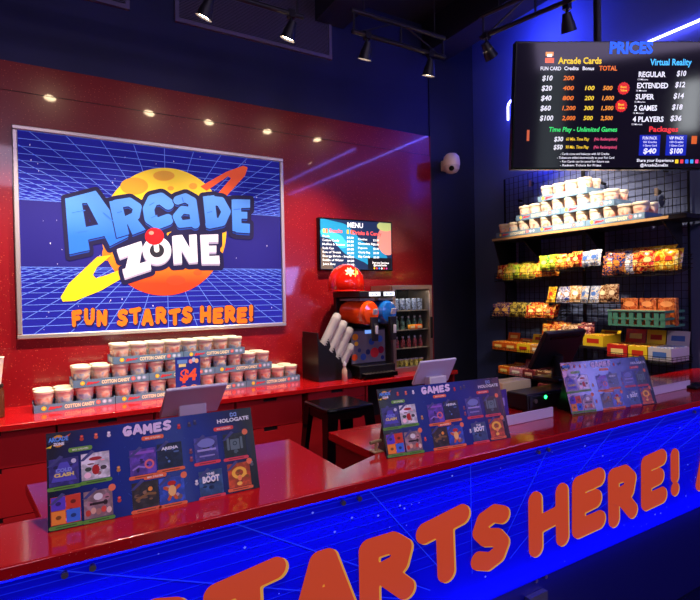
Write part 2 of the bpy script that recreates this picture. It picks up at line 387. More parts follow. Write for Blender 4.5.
for q in ([(70, 200), (112, 192)], [(85, 262), (120, 256)], [(170, 200), (200, 226)], [(316, 176), (330, 168)], [(322, 216), (340, 208)], [(500, 200), (514, 196)], [(584, 190), (604, 188)], [(214, 200), (228, 196)], [(420, 152), (424, 166)]):
    art(m, lambda X, Y: S_(X, Y, q, 1.6), (q[0][0]-6, q[1][0]+6, min(q[0][1], q[1][1])-6, max(q[0][1], q[1][1])+6), hi, -.0250, 16)
m.build('arcade_lettering', panel)
m = MB(); art(m, lambda X, Y: allZ(X, Y-6), (180, 580, 250, 430), flat((150, 140, 176), 0, .35), -.0228, 150)
art(m, lambda X, Y: U(*[f(X, Y) for f in LET2.values()]), (180, 580, 250, 430), flat((214, 206, 230), 0, .4), -.0234, 190)
art(m, lambda X, Y: d_ell(X, Y, 340, 320, 23, 22), (310, 370, 290, 350), flat((40, 38, 50), 0, .35), -.0236, 30)
art(m, lambda X, Y: S_(X, Y, [(336, 290), (339, 318)], 8), (320, 350, 270, 340), flat((224, 220, 232), 0, .35), -.0240, 30); m.build('zone_lettering', panel)
m = MB(); art(m, lambda X, Y: d_ell(X, Y, 332, 275, 30, 27), (295, 370, 240, 310), flat((206, 26, 34), 0, .25), -.0246, 40)
art(m, lambda X, Y: d_ell(X, Y, 322, 264, 8, 6), (310, 334, 254, 274), flat((246, 130, 120), 0, .25), -.0250, 16); m.build('joystick_ball', panel)
m = MB(); OO = flat((232, 104, 22), 0, .4); OY = flat((36, 26, 70), 0, .35)
def strip(mb, s, place, asp, wt, layers):
    """bubble writing; place(i, x, y) puts unit-box point x, y of letter i"""
    for i, ch in enumerate(s):
        if ch == ' ': continue
        for (thr, mt, k) in layers:
            V, Fc = glyph(ch, asp, wt, thr); mb.flat(V, Fc, lambda x, y: place(i, x, y, k), mt)
def place_fun(i, x, y, k):
    pos = [72, 84.5, 97, 0, 117.5, 130, 142.5, 156, 169.5, 182, 0, 200.5, 213, 225, 237, 246][i]; px = pos+x*11.6+.6*(k == 0); b = 325-(i/16)*3.6+(-1.0 if i % 2 else .7); p = onY(px, b-y*14.4+.6*(k == 0), YC-.02)
    return (p[0]-(SX+SW/2), -.0202-.0006*k, p[2]-SZ)
strip(m, 'FUN STARTS HERE!', place_fun, .86, .165, ((.075, OY, 0), (0, OO, 1))); m.build('slogan_lettering', panel)
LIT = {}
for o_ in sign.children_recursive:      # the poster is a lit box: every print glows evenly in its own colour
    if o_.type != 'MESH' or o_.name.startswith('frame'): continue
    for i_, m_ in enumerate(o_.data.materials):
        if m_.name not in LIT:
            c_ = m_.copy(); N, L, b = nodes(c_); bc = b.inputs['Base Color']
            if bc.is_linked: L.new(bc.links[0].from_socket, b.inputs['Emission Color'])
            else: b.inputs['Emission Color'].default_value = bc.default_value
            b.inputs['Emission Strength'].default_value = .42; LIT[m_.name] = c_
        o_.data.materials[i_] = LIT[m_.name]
# ================================================================== BACK COUNTER
wt = MB(); wt.box(XL, 2.335, 3.61, YC-.001, .885, .92, REDTOP); tag(wt.build('worktop', bevel=.003), 'long red glitter worktop carrying the cotton candy stack', 'worktop')
wt = MB(); wt.box(2.338, 3.31, 3.61, YC-.001, .885, .92, REDTOP); tag(wt.build('worktop', bevel=.003), 'shorter red worktop under the slush machine and glass cabinet', 'worktop')
def drawer_unit(x0, x1, label, rows, slots=True):
    t = thing('drawer_cabinet', label, 'cabinet', ((x0+x1)/2, 3.66, 0), 0, 'red drawer cabinets under the back worktop'); hw = (x1-x0)/2
    MB().box(-hw, hw, 0, .54, .08, .884, REDCAB).build('carcass', t); MB().box(-hw, hw, .03, .5, 0, .08, SHADOWN).build('plinth', t)
    for (z0, z1) in rows:
        m = MB(); sw = .055; g = .003; zt = z1-g; zs = zt-.028
        m.box(-hw+g, hw-g, -.018, -.001, z0+g, zs, REDCAB); m.box(-hw+g, -sw, -.018, -.001, zs, zt, REDCAB); m.box(sw, hw-g, -.018, -.001, zs, zt, REDCAB)
        d = m.build('drawer', t, smooth=False); MB().box(-sw, sw, -.003, -.0015, zs, zt, SHADOWN).build('grip_slot', d, smooth=False)
R3 = ((.08, .37), (.37, .66), (.66, .884))
drawer_unit(-.62, .05, 'red drawer cabinet under the left end of the back worktop', R3)
drawer_unit(.06, .62, 'red drawer cabinet under the stack end nearest the planet poster', R3)
drawer_unit(.63, 1.18, 'red drawer cabinet hidden mostly behind the left tablet', R3)
drawer_unit(1.19, 1.72, 'red drawer cabinet left of the black metal stool', R3)
drawer_unit(1.77, 2.30, 'red drawer cabinet straight behind the black metal stool', ((.08, .80), (.80, .884)))
t = thing('open_cabinet', 'dark open cabinet under the slush machine', 'cabinet', (2.82, 3.66, 0)); m = MB()
m.box(-.5, -.48, 0, .54, .0, .884, REDCAB); m.box(.47, .49, 0, .54, 0, .884, REDCAB); m.box(-.48, .47, .5, .54, 0, .884, SHADOWN); m.build('carcass', t); MB().box(-.48, .47, .01, .5, .45, .47, REDCAB).build('shelf', t); MB().box(-.48, .47, .01, .5, .08, .1, REDCAB).build('shelf', t)
# ================================================================== COTTON CANDY
CUPF = {'pink': mixmat('pink_candy_tub', [(.32, (226, 128, 124)), (.46, (240, 180, 156)), (.56, (242, 212, 196)), (.7, (176, 172, 200))], 'noise', 26, .25, 1, .4, .3, True),
        'blue': mixmat('blue_candy_tub', [(.32, (140, 156, 194)), (.46, (184, 196, 214)), (.56, (236, 224, 202)), (.7, (228, 156, 146))], 'noise', 26, .25, 1, .4, .3, True)}
LID = mat('frosted_lid', (236, 226, 204), .3); LIDC = mat('clear_tub_rim', (226, 200, 184), .3)
TRAYB = mixmat('tray_card_blue', [(.4, (92, 124, 158)), (.6, (104, 136, 168))], 'noise', 9, .5)
def make_cup(colour):
    t = thing('candy_tub', 'x', 'tub', (0, 0, -9))
    m = MB(); m.lathe([(.044, 0), (.0455, .002), (.0532, .084), (.0534, .0865)], CUPF[colour], seg=24); m.lathe([(.0534, .0865), (.0555, .112), (.057, .115)], LIDC, seg=24); m.build('tub', t)
    m = MB(); m.lathe([(.058, .110), (.0594, .112), (.0594, .128), (.056, .131), (.054, .129), (0, .129)], LID, seg=24); m.build('lid', t)
    return t
def make_tray():
    t = thing('candy_tray', 'x', 'tray', (0, 0, -9)); L, D, H, k = .48, .237, .050, .003
    m = MB(); m.box(0, L, 0, D, 0, .003, TRAYB); m.box(0, L, 0, k, .003, H, TRAYB); m.box(0, L, D-k, D, .003, H, TRAYB); m.box(0, k, k, D-k, .003, H, TRAYB); m.box(L-k, L, k, D-k, .003, H, TRAYB)
    b = m.build('card_tray', t, smooth=False)
    m = MB(); e = -.0008; cy = .024
    write(m, 'COTTON CANDY', (0, e, 0), X3, Z3, .172, .352, .024, flat((252, 236, 200)), .045, 0, .013)
    V, Fc = contour(lambda X, Y: d_stroke(X, Y, [(0, 0), (.2, .7), (.3, .1), (.55, .6), (.7, .2), (1.0, .55), (1.2, .3), (1.6, .6)], .17), -.3, 1.9, -.3, 1.0, 40)
    m.flat(V, Fc, lambda x, y: (.085+x*.042, e, .016+y*.022), flat((212, 60, 72)))
    for cx, c in ((.055, (240, 190, 60)), (.375, (216, 110, 110)), (.413, (170, 186, 214)), (.447, (150, 170, 205))):
        V, Fc = contour(lambda X, Y: np.hypot(X, Y)-1, -1.1, 1.1, -1.1, 1.1, 14); m.flat(V, Fc, lambda x, y: (cx+x*.0145, e, cy+.003+y*.0145), flat(c))
        V, Fc = contour(lambda X, Y: np.hypot(X, Y)-.55, -.7, .7, -.7, .7, 10); m.flat(V, Fc, lambda x, y: (cx+x*.0145, e-.0004, cy+.003+y*.0145), flat(tuple(min(255, v+40) for v in c)))
    m.box(-.0009, -.0004, .05, .18, .012, .042, flat((176, 190, 200))); m.build('printed_front', b, smooth=False)
    return t
CUP = {c: make_cup(c) for c in ('pink', 'blue')}; TRAY = make_tray(); used = set()
def place(src, key, loc, rz, label, group):
    if key in used: o = copy_tree(src, loc, rz, label)
    else:
        used.add(key); KIDS[src.name] = list(src.children); src.location = loc; src.rotation_euler = (0, 0, rz); src['label'] = label; o = src
    o['group'] = group; return o
def candy_stack(origin, rz, tiers, where, pitch_x=.4838):
    """tiers: (offset along the row, number of trays); each tray holds 4 x 2 tubs"""
    c, s = math.cos(rz), math.sin(rz); tn = {0: 'bottom', 1: 'middle', 2: 'top'}
    def W(x, y, z): return (origin[0]+c*x-s*y, origin[1]+s*x+c*y, origin[2]+z)
    cols = random.Random(3)
    for ti, (off, n) in enumerate(tiers):
        z = ti*.1365; up = tiers[ti+1] if ti+1 < len(tiers) else None
        for k in range(n):
            x0 = off+k*pitch_x; kn = ORD[k] if n > 1 else 'only'
            place(TRAY, 'tray', W(x0, 0, z), rz, 'blue cotton candy tray, %s from left in %s tier %s' % (kn, tn[ti], where), 'cotton candy trays %s' % where)
            for r in (0, 1):
                for q in range(4):
                    x = x0+.0595+q*.1203
                    covered = up and up[0]+.02 < x < up[0]+up[1]*pitch_x-.02
                    if r == 1 and covered: continue
                    colr = cols.choice(('pink', 'pink', 'blue'))
                    place(CUP[colr], colr, W(x, .0615+r*.119, z+.0035), rz, '%s candy tub, %s %s of %s tray, %s tier, %s' % (colr, ORD[q], 'in front' if r == 0 else 'at rear', kn, tn[ti], where), 'cotton candy tubs %s' % where)
candy_stack((-.065, 3.868, .9205), math.radians(3.4), ((0, 4), (.226, 3), (.475, 2)), 'on red worktop')
# price card
pc = thing('price_card', 'blue four dollar price card standing before the candy stack', 'price card', (.83, 3.79, .921), math.radians(2))
p0, p1, p2 = onY(175, 357.5, 3.80), onY(200, 355.5, 3.80), onY(175, 393, 3.80); cw = p1[0]-p0[0]; chh = p0[2]-.921
pc.location = ((p0[0]+p1[0])/2, 3.80, .921)
m = MB(); m.box(-cw/2, cw/2, 0, .004, 0, chh, flat((38, 52, 150))); cb = m.build('card', pc, bevel=.0008); MB().box(-cw/2, cw/2, .004, .05, 0, .004, CLEARP).build('foot', pc)
m = MB(); write(m, '$4', (0, -.0006, 0), X3, Z3, -cw*.34, cw*.36, chh*.27, flat((240, 92, 60)), .05, .1, chh*.43)
for i in range(3):
    V, Fc = contour(lambda X, Y: d_ell(X, Y, 0, 0, 1, 1.2), -1.3, 1.3, -1.4, 1.4, 14); m.flat(V, Fc, lambda x, y: (cw*(.12+.12*i)+x*.014, -.0006-.0003*i, chh*(.88+.03*(i == 1))+y*.014), flat(((236, 150, 160), (190, 200, 240), (240, 190, 150))[i]))
m.box(-cw*.42, -cw*.02, -.0009, -.0004, chh*.84, chh*.93, flat((96, 140, 220))); m.box(-cw*.36, -cw*.08, -.0009, -.0004, chh*.76, chh*.83, flat((220, 210, 150)))
for xx, c in ((-.18, (236, 110, 84)), (.22, (240, 170, 120))):
    V, Fc = contour(lambda X, Y: np.minimum(np.abs(d_ell(X, Y, 0, 0, 1, .8))-.16, d_ell(X, Y, 0, 0, .4, .4)), -1.4, 1.4, -1.3, 1.3, 20); m.flat(V, Fc, lambda x, y: (cw*xx+x*.022, -.0008, chh*.24+y*.022), flat(c))
m.build('printing', cb, smooth=False)
# pale cup on dark jar at the left picture edge
t = thing('paper_cup', 'white paper cup glowing under the lamp at the left picture edge', 'cup', (-.275, 3.90, 1.128))
m = MB(); m.lathe([(.038, 0), (.056, .16), (.058, .165), (.054, .163), (.037, .006), (0, .006)], mat('white_paper', (246, 240, 225), .5)); m.build('cup', t); MB().lathe([(.0575, .163), (.06, .166), (.0575, .17), (.055, .167), (.0575, .163)], mat('white_paper', (246, 240, 225), .5)).build('rim', t)
t = thing('syrup_jar', 'dark brown jar under the white cup at the left edge', 'jar', (-.275, 3.90, .9205)); m = MB(); m.lathe([(.05, 0), (.054, .005), (.054, .165), (.046, .185), (.046, .195), (0, .195)], mat('brown_jar', (84, 46, 30), .2, coat=.5)); m.build('jar', t); MB().lathe([(.047, .188), (.05, .19), (.05, .205), (.047, .207), (0, .207)], BLACK).build('lid', t)
# ================================================================== CUP RACK
t = thing('lid_dispenser', 'black stepped dispenser rack holding slanted stacks of clear lids', 'dispenser', (1.95, 3.80, .9205)); m = MB()
for y in (0, .30):
    m.prism([(0, y, 0), (.33, y, 0), (.31, y, .07), (.03, y, .33), (0, y, .36)], (0, .012, 0), BLACK)
m.box(0, .012, .012, .30, 0, .41, BLACK); m.box(.012, .34, .012, .30, 0, .012, BLACK); m.build('side_panels', t, bevel=.002)
steps = [(.03, .23), (.09, .165), (.15, .105), (.205, .05)]
lean = math.radians(30); dv = np.array([math.sin(lean), 0, math.cos(lean)])
for i, (x, z) in enumerate(steps):
    m = MB(); a = np.array([x, .15, z]); m.obox(a+np.array([-.0, -.14, 0]), dv*.13, (0, .27, 0), np.array([-.006*math.cos(lean), 0, .006*math.sin(lean)]), BLACK); m.build('slot_divider', t); pq = np.array([math.cos(lean), 0, -math.sin(lean)]); q = MB(); b0_ = np.array([x-.004, .006, z+.0]); q.prism([b0_, b0_+dv*(.15-.012*i), b0_+dv*(.10-.012*i)+pq*.052, b0_-dv*.03+pq*.052], (0, .004, 0), BLACK); q.build('slot_side', t, smooth=False)
    st = thing('lid_stack', '%s slanted stack of clear cups counted from left in the black rack' % ORD[i], 'cup stack', np.array([1.95, 3.80, .9205])+a+np.array([.018, -.105, .03]), 0, 'clear cup stacks in the black dispenser')
    q = MB(); R = np.array([[math.cos(lean), 0, math.sin(lean)], [0, 1, 0], [-math.sin(lean), 0, math.cos(lean)]]); CP = mat('frosted_clear_cups', (238, 232, 236), .12, alpha=.5)
    L = .30 if i < 3 else .2; pr = []
    for k in range(int(L/.02)): pr += [(.036, k*.02), (.040, k*.02+.012), (.040, k*.02+.0195)]
    q.lathe(pr, CP, seg=18, M=R); q.build('nested_cups', st)
    q = MB(); q.lathe([(.040, L), (.038, L+.02), (.032, L+.042), (.014, L+.052), (0, L+.053)], CP, seg=18, M=R); q.build('dome_lid', st)
t = thing('sauce_bottle', 'small clear bottle standing on the worktop in front of the black rack', 'bottle', (2.16, 3.735, .9205)); m = MB(); m.lathe([(.02, 0), (.023, .004), (.023, .09), (.012, .115), (.012, .13), (0, .13)], mat('pale_bottle', (200, 170, 150), .2)); m.build('bottle', t); MB().lathe([(.014, .128), (.014, .148), (.006, .165), (0, .166)], WHITEP, seg=14).build('cap', t)
# ================================================================== SLUSH MACHINE
BX, BY = 2.30, 3.70
t = thing('slush_machine', 'black twin tank slush machine with orange and blue tanks', 'slush machine', (BX, BY, .9205)); Wm = .375
m = MB(); m.box(0, Wm, .02, .46, .012, .11, BLACK); m.box(0, Wm, .17, .46, .11, .42, BLACK); m.box(0, Wm, .40, .46, .42, .70, BLACK); m.build('body', t, bevel=.006)
m = MB()
for fx in (.04, Wm-.04):
    for fy in (.05, .42): m.cyl((fx, fy, 0), (fx, fy, .014), .018, BLACK, 12)
m.build('feet', t)
m = MB()
for k in range(12): m.box(.012, .014, .19, .44, .14+k*.022, .15+k*.022, BLKGLOSS)
for k in range(14): m.box(-.003, 0, .19, .44, .14+k*.018, .147+k*.018, SHADOWN)
m.build('side_vents', t)
m = MB(); m.box(.02, Wm-.02, -.04, .02, .012, .045, BLKGLOSS)
for k in range(9): m.box(.028+k*.036, .046+k*.036, -.035, .02, .045, .049, STEEL)
m.build('drip_tray', t)
m = MB(); m.box(.01, Wm-.01, .164, .169, .115, .40, flat((120, 116, 130), 0, .25))
for x, z, r, c in ((.05, .35, .030, (240, 150, 40)), (.06, .29, .020, (250, 200, 60)), (.04, .17, .030, (232, 84, 40)), (.09, .23, .018, (60, 70, 120)), (.13, .17, .03, (60, 90, 170)), (.18, .21, .024, (40, 50, 100)), (.25, .20, .045, (214, 50, 60)), (.22, .30, .03, (46, 80, 170)), (.32, .22, .033, (150, 20, 60)), (.31, .32, .03, (60, 110, 200)), (.335, .15, .02, (40, 50, 130))):
    V, Fc = contour(lambda X, Y: np.hypot(X, Y)-1, -1.1, 1.1, -1.1, 1.1, 16); m.flat(V, Fc, lambda a, b: (x+a*r, .1635-r*.01, z+b*r), flat(c, 0, .25))
m.build('fruit_poster', t, smooth=False)
ORG = mat('orange_slush', (238, 74, 16), .12, coat=.6); BLU = mat('blue_slush', (18, 96, 190), .12, coat=.6)
for i, (x, mt, nm) in enumerate(((.094, ORG, 'orange slush tank'), (.281, BLU, 'blue slush tank'))):
    m = MB(); ry = np.array([[1, 0, 0], [0, 0, -1], [0, 1, 0]]); R = .0925
    m.lathe([(0, -.40), (R*.75, -.398), (R*.97, -.36), (R, -.30), (R, -.02), (R*.95, .015), (R*.8, .035), (0, .045)], mt, c=(x, .0, .565), seg=32, M=ry@np.diag([1, 1.14, 1])); tk = m.build('tank', t); tk['label'] = nm
    m = MB(); m.box(x-.075, x+.075, .02, .38, .668, .69, CLEARP); m.build('tank_lid', tk, bevel=.004)
    m = MB(); m.cyl((x, -.045, .475), (x, -.085, .475), .026, BLACK, 14); m.prism([(x-.034, -.09, .53), (x+.034, -.09, .53), (x+.024, -.10, .33), (x-.024, -.10, .33)], (0, .03, 0), BLACK); m.cyl((x, -.085, .475), (x, -.085, .40), .016, BLACK, 12); m.build('tap', t, bevel=.003)
    m = MB(); m.obox((x-.02, -.10, .55), (.04, 0, 0), (0, .02, 0), (0, -.012, .05), WHITEP); m.obox((x-.013, -.115, .39), (.026, 0, 0), (0, .014, 0), (0, -.004, .07), WHITEP); m.build('tap_handle', t, bevel=.003)
m = MB(); m.box(-.005, Wm+.005, -.01, .46, .70, .75, BLACK); hd = m.build('top_cover', t, bevel=.005)
m = MB()
for x in (.09, .24): m.box(x, x+.115, -.0125, -.0105, .707, .743, flat((225, 232, 245), 1.1))
for x in (.11, .26): write(m, 'SLUSH', (0, -.0132, 0), X3, Z3, x, x+.075, .016, flat((70, 90, 150)), .03, 0, .717)
m.build('lit_name_plate', hd, smooth=False)
m = MB(); m.box(.15, .22, .155, .163, .375, .405, flat((120, 170, 250), .9)); m.build('display', t)
# red dome resting on the machine
rd = thing('red_dome_hat', 'shiny red dome with a cream splash emblem on top of the slush machine', 'dome', (BX+.0, BY+.22, 1.6712)); m = MB()
m.lathe([(.15, 0), (.162, .02), (.166, .07), (.152, .14), (.115, .195), (.065, .23), (.02, .243), (0, .245)], mat('red_shiny_plastic', (214, 28, 14), .12, coat=.7), seg=40); m.build('dome', rd); MB().lathe([(.158, 0), (.17, .003), (.17, .008), (.16, .012)], mat('red_shiny_plastic', (214, 28, 14), .12), seg=40).build('brim', rd)
m = MB(); R = .163
V, Fc = contour(lambda X, Y: np.hypot(X, Y)-(.75+.22*np.sin(7*np.arctan2(Y, X))), -1.1, 1.1, -1.1, 1.1, 30)
def dome(a, b):
    th = -1.85+a*.34; ph = .62+b*.28; rr = .170; return (rr*math.cos(ph)*math.cos(th), rr*math.cos(ph)*math.sin(th), .062+.19*math.sin(ph))
m.flat(V, Fc, dome, flat((250, 226, 170)))
for pts, c in (([(.8, -.9), (1.3, .1), (1.5, .6)], (236, 180, 70)), ([(1.35, -.5), (1.65, .1)], (244, 214, 120))):
    V, Fc = contour(lambda X, Y: d_stroke(X, Y, pts, .13), .5, 2, -1.2, 1, 24); m.flat(V, Fc, dome, flat(c))
m.build('emblem', rd)
# ================================================================== GLASS DISPLAY CABINET
gx, gy, gz = 2.705, 3.79, .9205; GW, GD, GH = .46, .36, .80
t = thing('display_fridge', 'steel framed glass door snack cabinet on the red worktop', 'display cabinet', (gx, gy, gz)); m = MB(); k = .035
m.box(0, .012, .03, GD, 0, GH, STEEL); m.box(GW-.012, GW, .03, GD, 0, GH, STEEL); m.box(0, GW, GD-.012, GD, 0, GH, BLKGLOSS); m.box(.012, GW-.012, .03, GD-.012, 0, .04, STEEL); m.box(.012, GW-.012, .03, GD-.012, GH-.04, GH, STEEL); m.build('cabinet_shell', t, bevel=.002)
m = MB(); m.box(0, GW, 0, .028, 0, .05, STEEL); m.box(0, GW, 0, .028, GH-.04, GH, STEEL); m.box(0, k, 0, .028, .05, GH-.04, STEEL); m.box(GW-k, GW, 0, .028, .05, GH-.04, STEEL); dr = m.build('door', t, bevel=.003)
MB().box(k, GW-k, .01, .016, .05, GH-.04, GLASS).build('door_glass', dr); m = MB(); m.box(GW-.026, GW-.012, -.02, 0, .3, .5, BLACK); m.build('door_handle', dr)
for i, z in enumerate((.21, .38, .56)):
    m = MB(); m.box(.014, GW-.014, .05, GD-.014, z, z+.006, mat('shelf_wire_grey', (150, 140, 130), .4, .5)); m.build('shelf', t)
shelves = [(.0405, 7, 'squat yellow snack pot', (206, 190, 60), .07), (.2165, 6, 'red drink bottle', (160, 40, 40), .10), (.3865, 6, 'green drink bottle', (56, 110, 84), .12), (.5665, 6, 'pale blue snack bag', (110, 130, 170), .11)]
for si, (z, n, nm, c, h) in enumerate(shelves):
    for i in range(n):
        x = gx+.055+i*(GW-.11)/(n-1); kind = nm.split()[-1]
        o = thing('snack_'+kind, '%s %s from left on %s shelf of the glass cabinet' % (ORD[i], nm, ('lowest', 'second lowest', 'third', 'highest')[si]), kind, (x, gy+.12, gz+z), 0, nm+'s in the glass cabinet'); m = MB(); cm = mixmat('stock_%d_%d' % (si, i % 3), [(.42, c), (.5, tuple(min(255, v+70) for v in c)), (.6, tuple(int(v*.6) for v in c))], 'noise', 40, .3, rand=True)
        if kind == 'bottle': m.lathe([(.02, 0), (.022, .004), (.022, h*.6), (.009, h*.82), (.009, h), (0, h)], cm, seg=14); m.build('bottle', o); MB().lathe([(.011, h-.012), (.011, h+.004), (0, h+.004)], WHITEP, seg=12).build('cap', o)
        elif kind == 'pot': m.lathe([(.02, 0), (.025, h*.85), (.024, h*.86), (0, h*.86)], cm, seg=14); m.build('pot', o); MB().lathe([(.027, h*.85), (.027, h*.95), (0, h)], WHITEP, seg=14).build('lid', o)
        else: m.box(-.026, .026, -.012, .012, 0, h, cm); m.build('pouch', o, bevel=.009)
for i, (x, c) in enumerate(((.27, (236, 160, 40)), (.35, (240, 110, 30)))):
    o = thing('snack_packet', ('yellow', 'orange')[i]+' packet lying in front on the middle shelf of the glass cabinet', 'packet', (gx+x, gy+.075, gz+.387), .2, None); MB().box(-.05, .05, -.015, .015, 0, .045, mat('packet_%d' % i, c, .35)).build('wrapper', o, bevel=.012); MB().box(-.03, .03, -.0165, -.0151, .012, .032, flat((250, 230, 170))).build('label_patch', o)
# ================================================================== MENU SCREEN
pts = [onY(318.5, 217, YC-.05), onY(391.5, 221.5, YC-.05), onY(393, 271, YC-.05)]; mx0, mx1, mz1, mz0 = pts[0][0], pts[1][0]+.005, pts[0][2], pts[2][2]
t = thing('menu_screen', 'wall mounted menu screen above the red dome on the red wall', 'screen', ((mx0+mx1)/2, YC-.001, mz0)); mw, mh = (mx1-mx0)/2, mz1-mz0
MB().box(-mw, mw, -.05, 0, 0, mh, BLKGLOSS).build('housing', t, bevel=.004)
m = MB(); e = -.0512; b = .012; ES = .75
m.quad([(-mw+b, e, b), (mw-b, e, b), (mw-b, e, mh-b), (-mw+b, e, mh-b)], flat((20, 40, 78), ES))
def blob(mb, fn, box, col, lay, es=ES, n=50):
    V, Fc = contour(fn, *box, n); mb.flat(V, Fc, lambda x, y: (-mw+x*2*mw, e-.0004*lay, y*mh), flat(col, es))
inn = lambda X, Y: np.maximum.reduce([.02-X, X-.98, .03-Y, Y-.97])
blob(m, lambda X, Y: np.maximum(inn(X, Y), d_stroke(X, Y, [(.05, .8), (.25, .75), (.45, .45), (.7, .3), (.75, .25)], .17)), (0, 1, 0, 1), (28, 130, 178), 1)
blob(m, lambda X, Y: np.maximum(inn(X, Y), d_stroke(X, Y, [(.08, .72), (.24, .62), (.3, .5)], .07)), (0, 1, 0, 1), (60, 180, 205), 2)
blob(m, lambda X, Y: np.maximum(inn(X, Y), d_ell(X, Y, .93, .62, .15, .30)), (.7, 1, .2, 1), (226, 140, 128), 2)
blob(m, lambda X, Y: np.maximum(inn(X, Y), d_ell(X, Y, .9, .9, .12, .1)), (.7, 1, .7, 1), (176, 190, 120), 3)
blob(m, lambda X, Y: np.maximum(inn(X, Y), np.maximum(.64-X, Y-.26)), (.6, 1, 0, .4), (14, 14, 24), 3)
blob(m, lambda X, Y: np.maximum(inn(X, Y), d_poly(X, Y, [(0, .5), (.2, 0), (0, 0)])), (0, .3, 0, .6), (90, 80, 74), 1)
pan = m.build('display_panel', t, smooth=False)
m = MB(); WT = flat((245, 245, 250), 1.0); PK = flat((240, 90, 90), .9); ww = 2*mw
def mt(s, x0, x1, y, h, c, bd=.03): write(m, s, (-mw, e-.002, 0), X3, Z3, x0*ww, x1*ww, h*mh, c, bd*.6, 0, y*mh)
mt('MENU', .37, .58, .84, .10, WT, .03); mt('Snacks', .13, .30, .725, .075, PK); mt('Drinks & Candy', .44, .84, .705, .08, PK)
L1 = ['Slush', 'Cotton Candy', 'Muffins & Scones', 'Soda Can', 'Box of Treats', 'Energy Drink - Small', 'Bottle of Water', 'Juice Box']
for i, s in enumerate(L1): mt(s, .04, .04+.018*len(s), .63-.075*i, .042, WT, .02); mt('$4.00', .36, .45, .62-.075*i, .042, WT, .02)
for i, s in enumerate(['Cookies', 'Chocolate Bar', 'Popcorn', 'Candy Bag', 'Dip Candy']): mt(s, .51, .51+.018*len(s), .60-.085*i, .042, WT, .02); mt('$2.00', .72, .80, .59-.085*i, .042, WT, .02)
mt('Share your Experience', .70, .94, .145, .04, WT); mt('@ArcadeZoneEtx', .72, .91, .095, .04, WT)
for i, c in enumerate(((250, 200, 40), (230, 70, 90), (70, 130, 240), (240, 240, 240), (230, 60, 60), (200, 70, 160))):
    V, Fc = contour(lambda X, Y: np.hypot(X, Y)-1, -1.1, 1.1, -1.1, 1.1, 12); m.flat(V, Fc, lambda x, y: (-mw+(.73+.035*i)*ww+x*.009, e-.002, .05*mh+y*.009), flat(c, .8))
for x, c in ((.05, (236, 190, 90)), (.085, (240, 120, 70)), (.36, (240, 170, 40)), (.41, (240, 90, 50))): m.box(-mw+x*ww, -mw+(x+.025)*ww, e-.0022, e-.002, .71*mh, .79*mh, flat(c, .8))
m.build('menu_writing', pan, smooth=False)
# ================================================================== FRONT COUNTER
ZT, TH, YFc = 1.06, .032, 1.37
fc = thing('front_counter', 'long red topped service counter with blue lit lettered front', 'counter', (1, 1.6, 0))
OFF = np.array([1, 1.6, 0])
m = MB(); outline = [(-1.8, YFc), (4.1, YFc), (4.1, 1.945), (1.038, 1.945), (1.038, 1.575), (.855, 1.50), (.855, 1.945), (-.062, 1.945), (-.02, 1.635), (-1.8, 1.60)]
def eartop():   # top slab as convex pieces sharing one outline
    for q in ([(-1.8, YFc), (-.02, YFc), (-.02, 1.635), (-1.8, 1.60)], [(-.02, YFc), (.855, YFc), (.855, 1.945), (-.062, 1.945), (-.02, 1.635)], [(.855, YFc), (1.038, YFc), (1.038, 1.575), (.855, 1.50)], [(1.038, YFc), (4.1, YFc), (4.1, 1.945), (1.038, 1.945)]): yield q
vv = []; idx = {}
def gi(p, z):
    k = (round(p[0], 4), round(p[1], 4), z)
    if k not in idx: idx[k] = len(vv); vv.append((k[0]-1, k[1]-1.6, z))
    return idx[k]
fcs = [tuple(gi(p, ZT) for p in q) for q in eartop()]+[tuple(gi(p, ZT-TH) for p in reversed(q)) for q in eartop()]
ring = [(-1.8, YFc), (-.02, YFc), (.855, YFc), (1.038, YFc), (4.1, YFc), (4.1, 1.945), (1.038, 1.945), (1.038, 1.575), (.855, 1.50), (.855, 1.945), (-.062, 1.945), (-.02, 1.635), (-1.8, 1.60)]
for a, b2 in zip(ring, ring[1:]+ring[:1]): fcs.append((gi(a, ZT-TH), gi(b2, ZT-TH), gi(b2, ZT), gi(a, ZT)))
m.add(vv, fcs, REDTOP); m.build('countertop', fc, bevel=.004)
def LB(x0, x1, y0, y1, z0, z1, mt): return MB().box(x0-1, x1-1, y0-1.6, y1-1.6, z0, z1, mt)
LB(-.03, .835, 1.47, 1.91, 0, ZT-TH-.001, REDCAB).build('cabinet_body', fc); LB(1.055, 4.09, 1.47, 1.91, 0, ZT-TH-.001, REDCAB).build('cabinet_body', fc)
LB(-1.8, 4.1, 1.455, 1.468, .0, ZT-TH-.001, mat('kick_shade_navy', (24, 24, 100), .3)).build('kick_panel', fc)  # dark navy stands for the shade where the blue light falls off
PB, PT, YP = .47, 1.026, 1.415
BLUEP = mixmat('backlit_blue_print', [(.3, (10, 14, 190)), (.7, (14, 18, 206))], 'noise', 2.0, .42, spec=.2)
N, L, bb = nodes(BLUEP); bb.inputs['Emission Color'].default_value = srgb((3, 5, 225)); bb.inputs['Emission Strength'].default_value = .2
fp = LB(-1.8, 4.1, YP, YP+.012, PB, PT, BLUEP).build('backlit_panel', fc, smooth=False)
m = MB(); GLn = flat((24, 44, 222), .42, .2); yv = YP-1.6
def pl(a, b, wd, mt, k=1):
    a, b = np.array(a), np.array(b); d = b-a; n = np.array([-d[1], d[0]])/np.hypot(*d)*wd/2
    m.quad([(p[0]-1, yv-.0006*k, p[1]) for p in (a+n, b+n, b-n, a-n)], mt)
for k in range(11):
    z = PT-.03-.31*(k/10)**1.25; pl((-1.8, z), (4.1, z), .0018, GLn)
